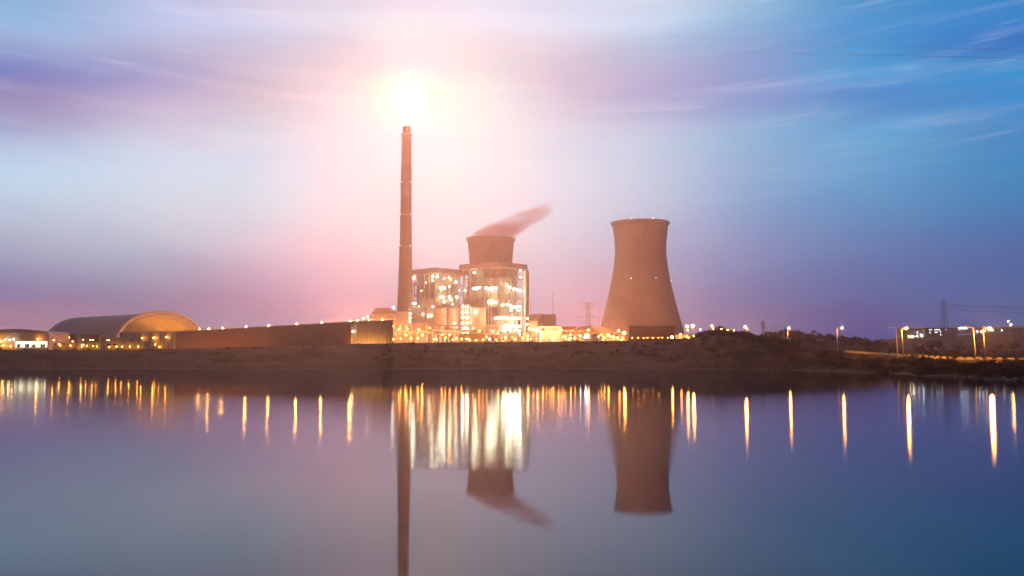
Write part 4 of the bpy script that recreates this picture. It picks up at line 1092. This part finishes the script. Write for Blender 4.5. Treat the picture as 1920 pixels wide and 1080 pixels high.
# bank scrub on the right
for i in range(110):
    px = 1440 + 500 * rnd.random() ** .8; ys = interp(SHORE, px); yc = interp(CRD, px); k = rnd.uniform(.12, .95); Y = ys + (yc - ys) * k
    put(shrubs, px, Y, rnd.uniform(.55, 1.25) * (1.25 if px > 1700 else 1), 'scrubby bush on the right bank below the parapet', 'bush', 'bushes on the right bank')
for px, Y, s in ((1835, 190, 1.5), (1850, 200, 1.9), (1868, 196, 1.6), (1905, 165, 1.2), (1890, 180, 1.4), (1690, 290, 1.7), (1720, 280, 1.8), (1750, 270, 1.6), (1650, 320, 1.5)):
    put(shrubs, px, Y, s, 'larger leafy bush near the waterline at the right', 'bush', 'larger bushes near the right waterline')
def grass():
    m = MB(); r = random.Random(5)
    for i in range(20000):
        px = 1380 + 560 * r.random() ** .6 if i % 3 else r.uniform(-50, 1400)
        ys = interp(SHORE, px); yc = interp(CRD, px); k = r.uniform(.02, 1); Y = ys + (yc - ys) * k; x = X(px, Y)
        if fbm(x * .06, Y * .05) < -.12: continue
        z = ground(x, Y) - .05
        if z < .25: continue
        h = r.uniform(.25, .8)
        for q in range(3):
            a = r.uniform(0, 6.28); dx, dy = math.cos(a) * .09, math.sin(a) * .09; bx, by = x + r.gauss(0, .3), Y + r.gauss(0, .3)
            m.face([(bx - dx, by - dy, z), (bx + dx, by + dy, z), (bx + r.gauss(0, .25), by + r.gauss(0, .25), z + h)])
    tag(m.build('grass', GR), 'dry grass and weeds over the bank', 'grass', kind='stuff')
grass()
def rocks():
    r = random.Random(9); tm = MB()
    protos = []
    for v in range(4):
        m = MB(); m.sphere((0, 0, 0), 1, 9, 6)
        m.v = [tuple(Vector(p) * (1 + .35 * mnoise.noise(Vector(p) * 1.7 + Vector((v * 7, 0, 0))))) for p in m.v]
        protos.append(m)
    st = mat('shore_stone', (.24, .18, .13), .9, .4, .9)
    base = []
    for i in range(75):
        px = 1700 + 240 * r.random() ** .7; ys = interp(SHORE, px); Y = ys + r.uniform(-2, 12) + abs(r.gauss(0, 5)); x = X(px, Y); z = ground(x, Y)
        if z < -.2: z = -.1
        v = r.randrange(4)
        if len(base) <= v or i < 4:
            o = protos[i % 4].build('rock', st, None, False); base.append(o)
        else: o = base[v].copy(); C.objects.link(o)
        s = r.uniform(.25, .8); o.location = (x, Y, z + s * .08); o.scale = (s * r.uniform(1, 2), s, s * .45); o.rotation_euler = (r.uniform(-.3, .3), r.uniform(-.3, .3), r.uniform(0, 6))
        tag(o, 'pale stone lying at the right waterline', 'rock', 'stones along the right waterline')
rocks()

# ------------------------------------------------------------------ haze
def make_haze():
    b = MB(); b.box((-2000, -750, -4.2), (2000, 2200, 262))
    m = bpy.data.materials.new('haze_air'); m.use_nodes = True; T = NT(m.node_tree)
    v = T.n('ShaderNodeVolumePrincipled', ins={'Color': (1, .81, .75, 1), 'Density': HAZE_D, 'Anisotropy': HAZE_G})
    T.n('ShaderNodeOutputMaterial', ins={1: v.outputs[0]})
    tag(b.build('haze', m), 'pale evening haze hanging over the reservoir and plant', 'haze', kind='stuff')
HAZE_D = .00016; HAZE_G = .825
make_haze()
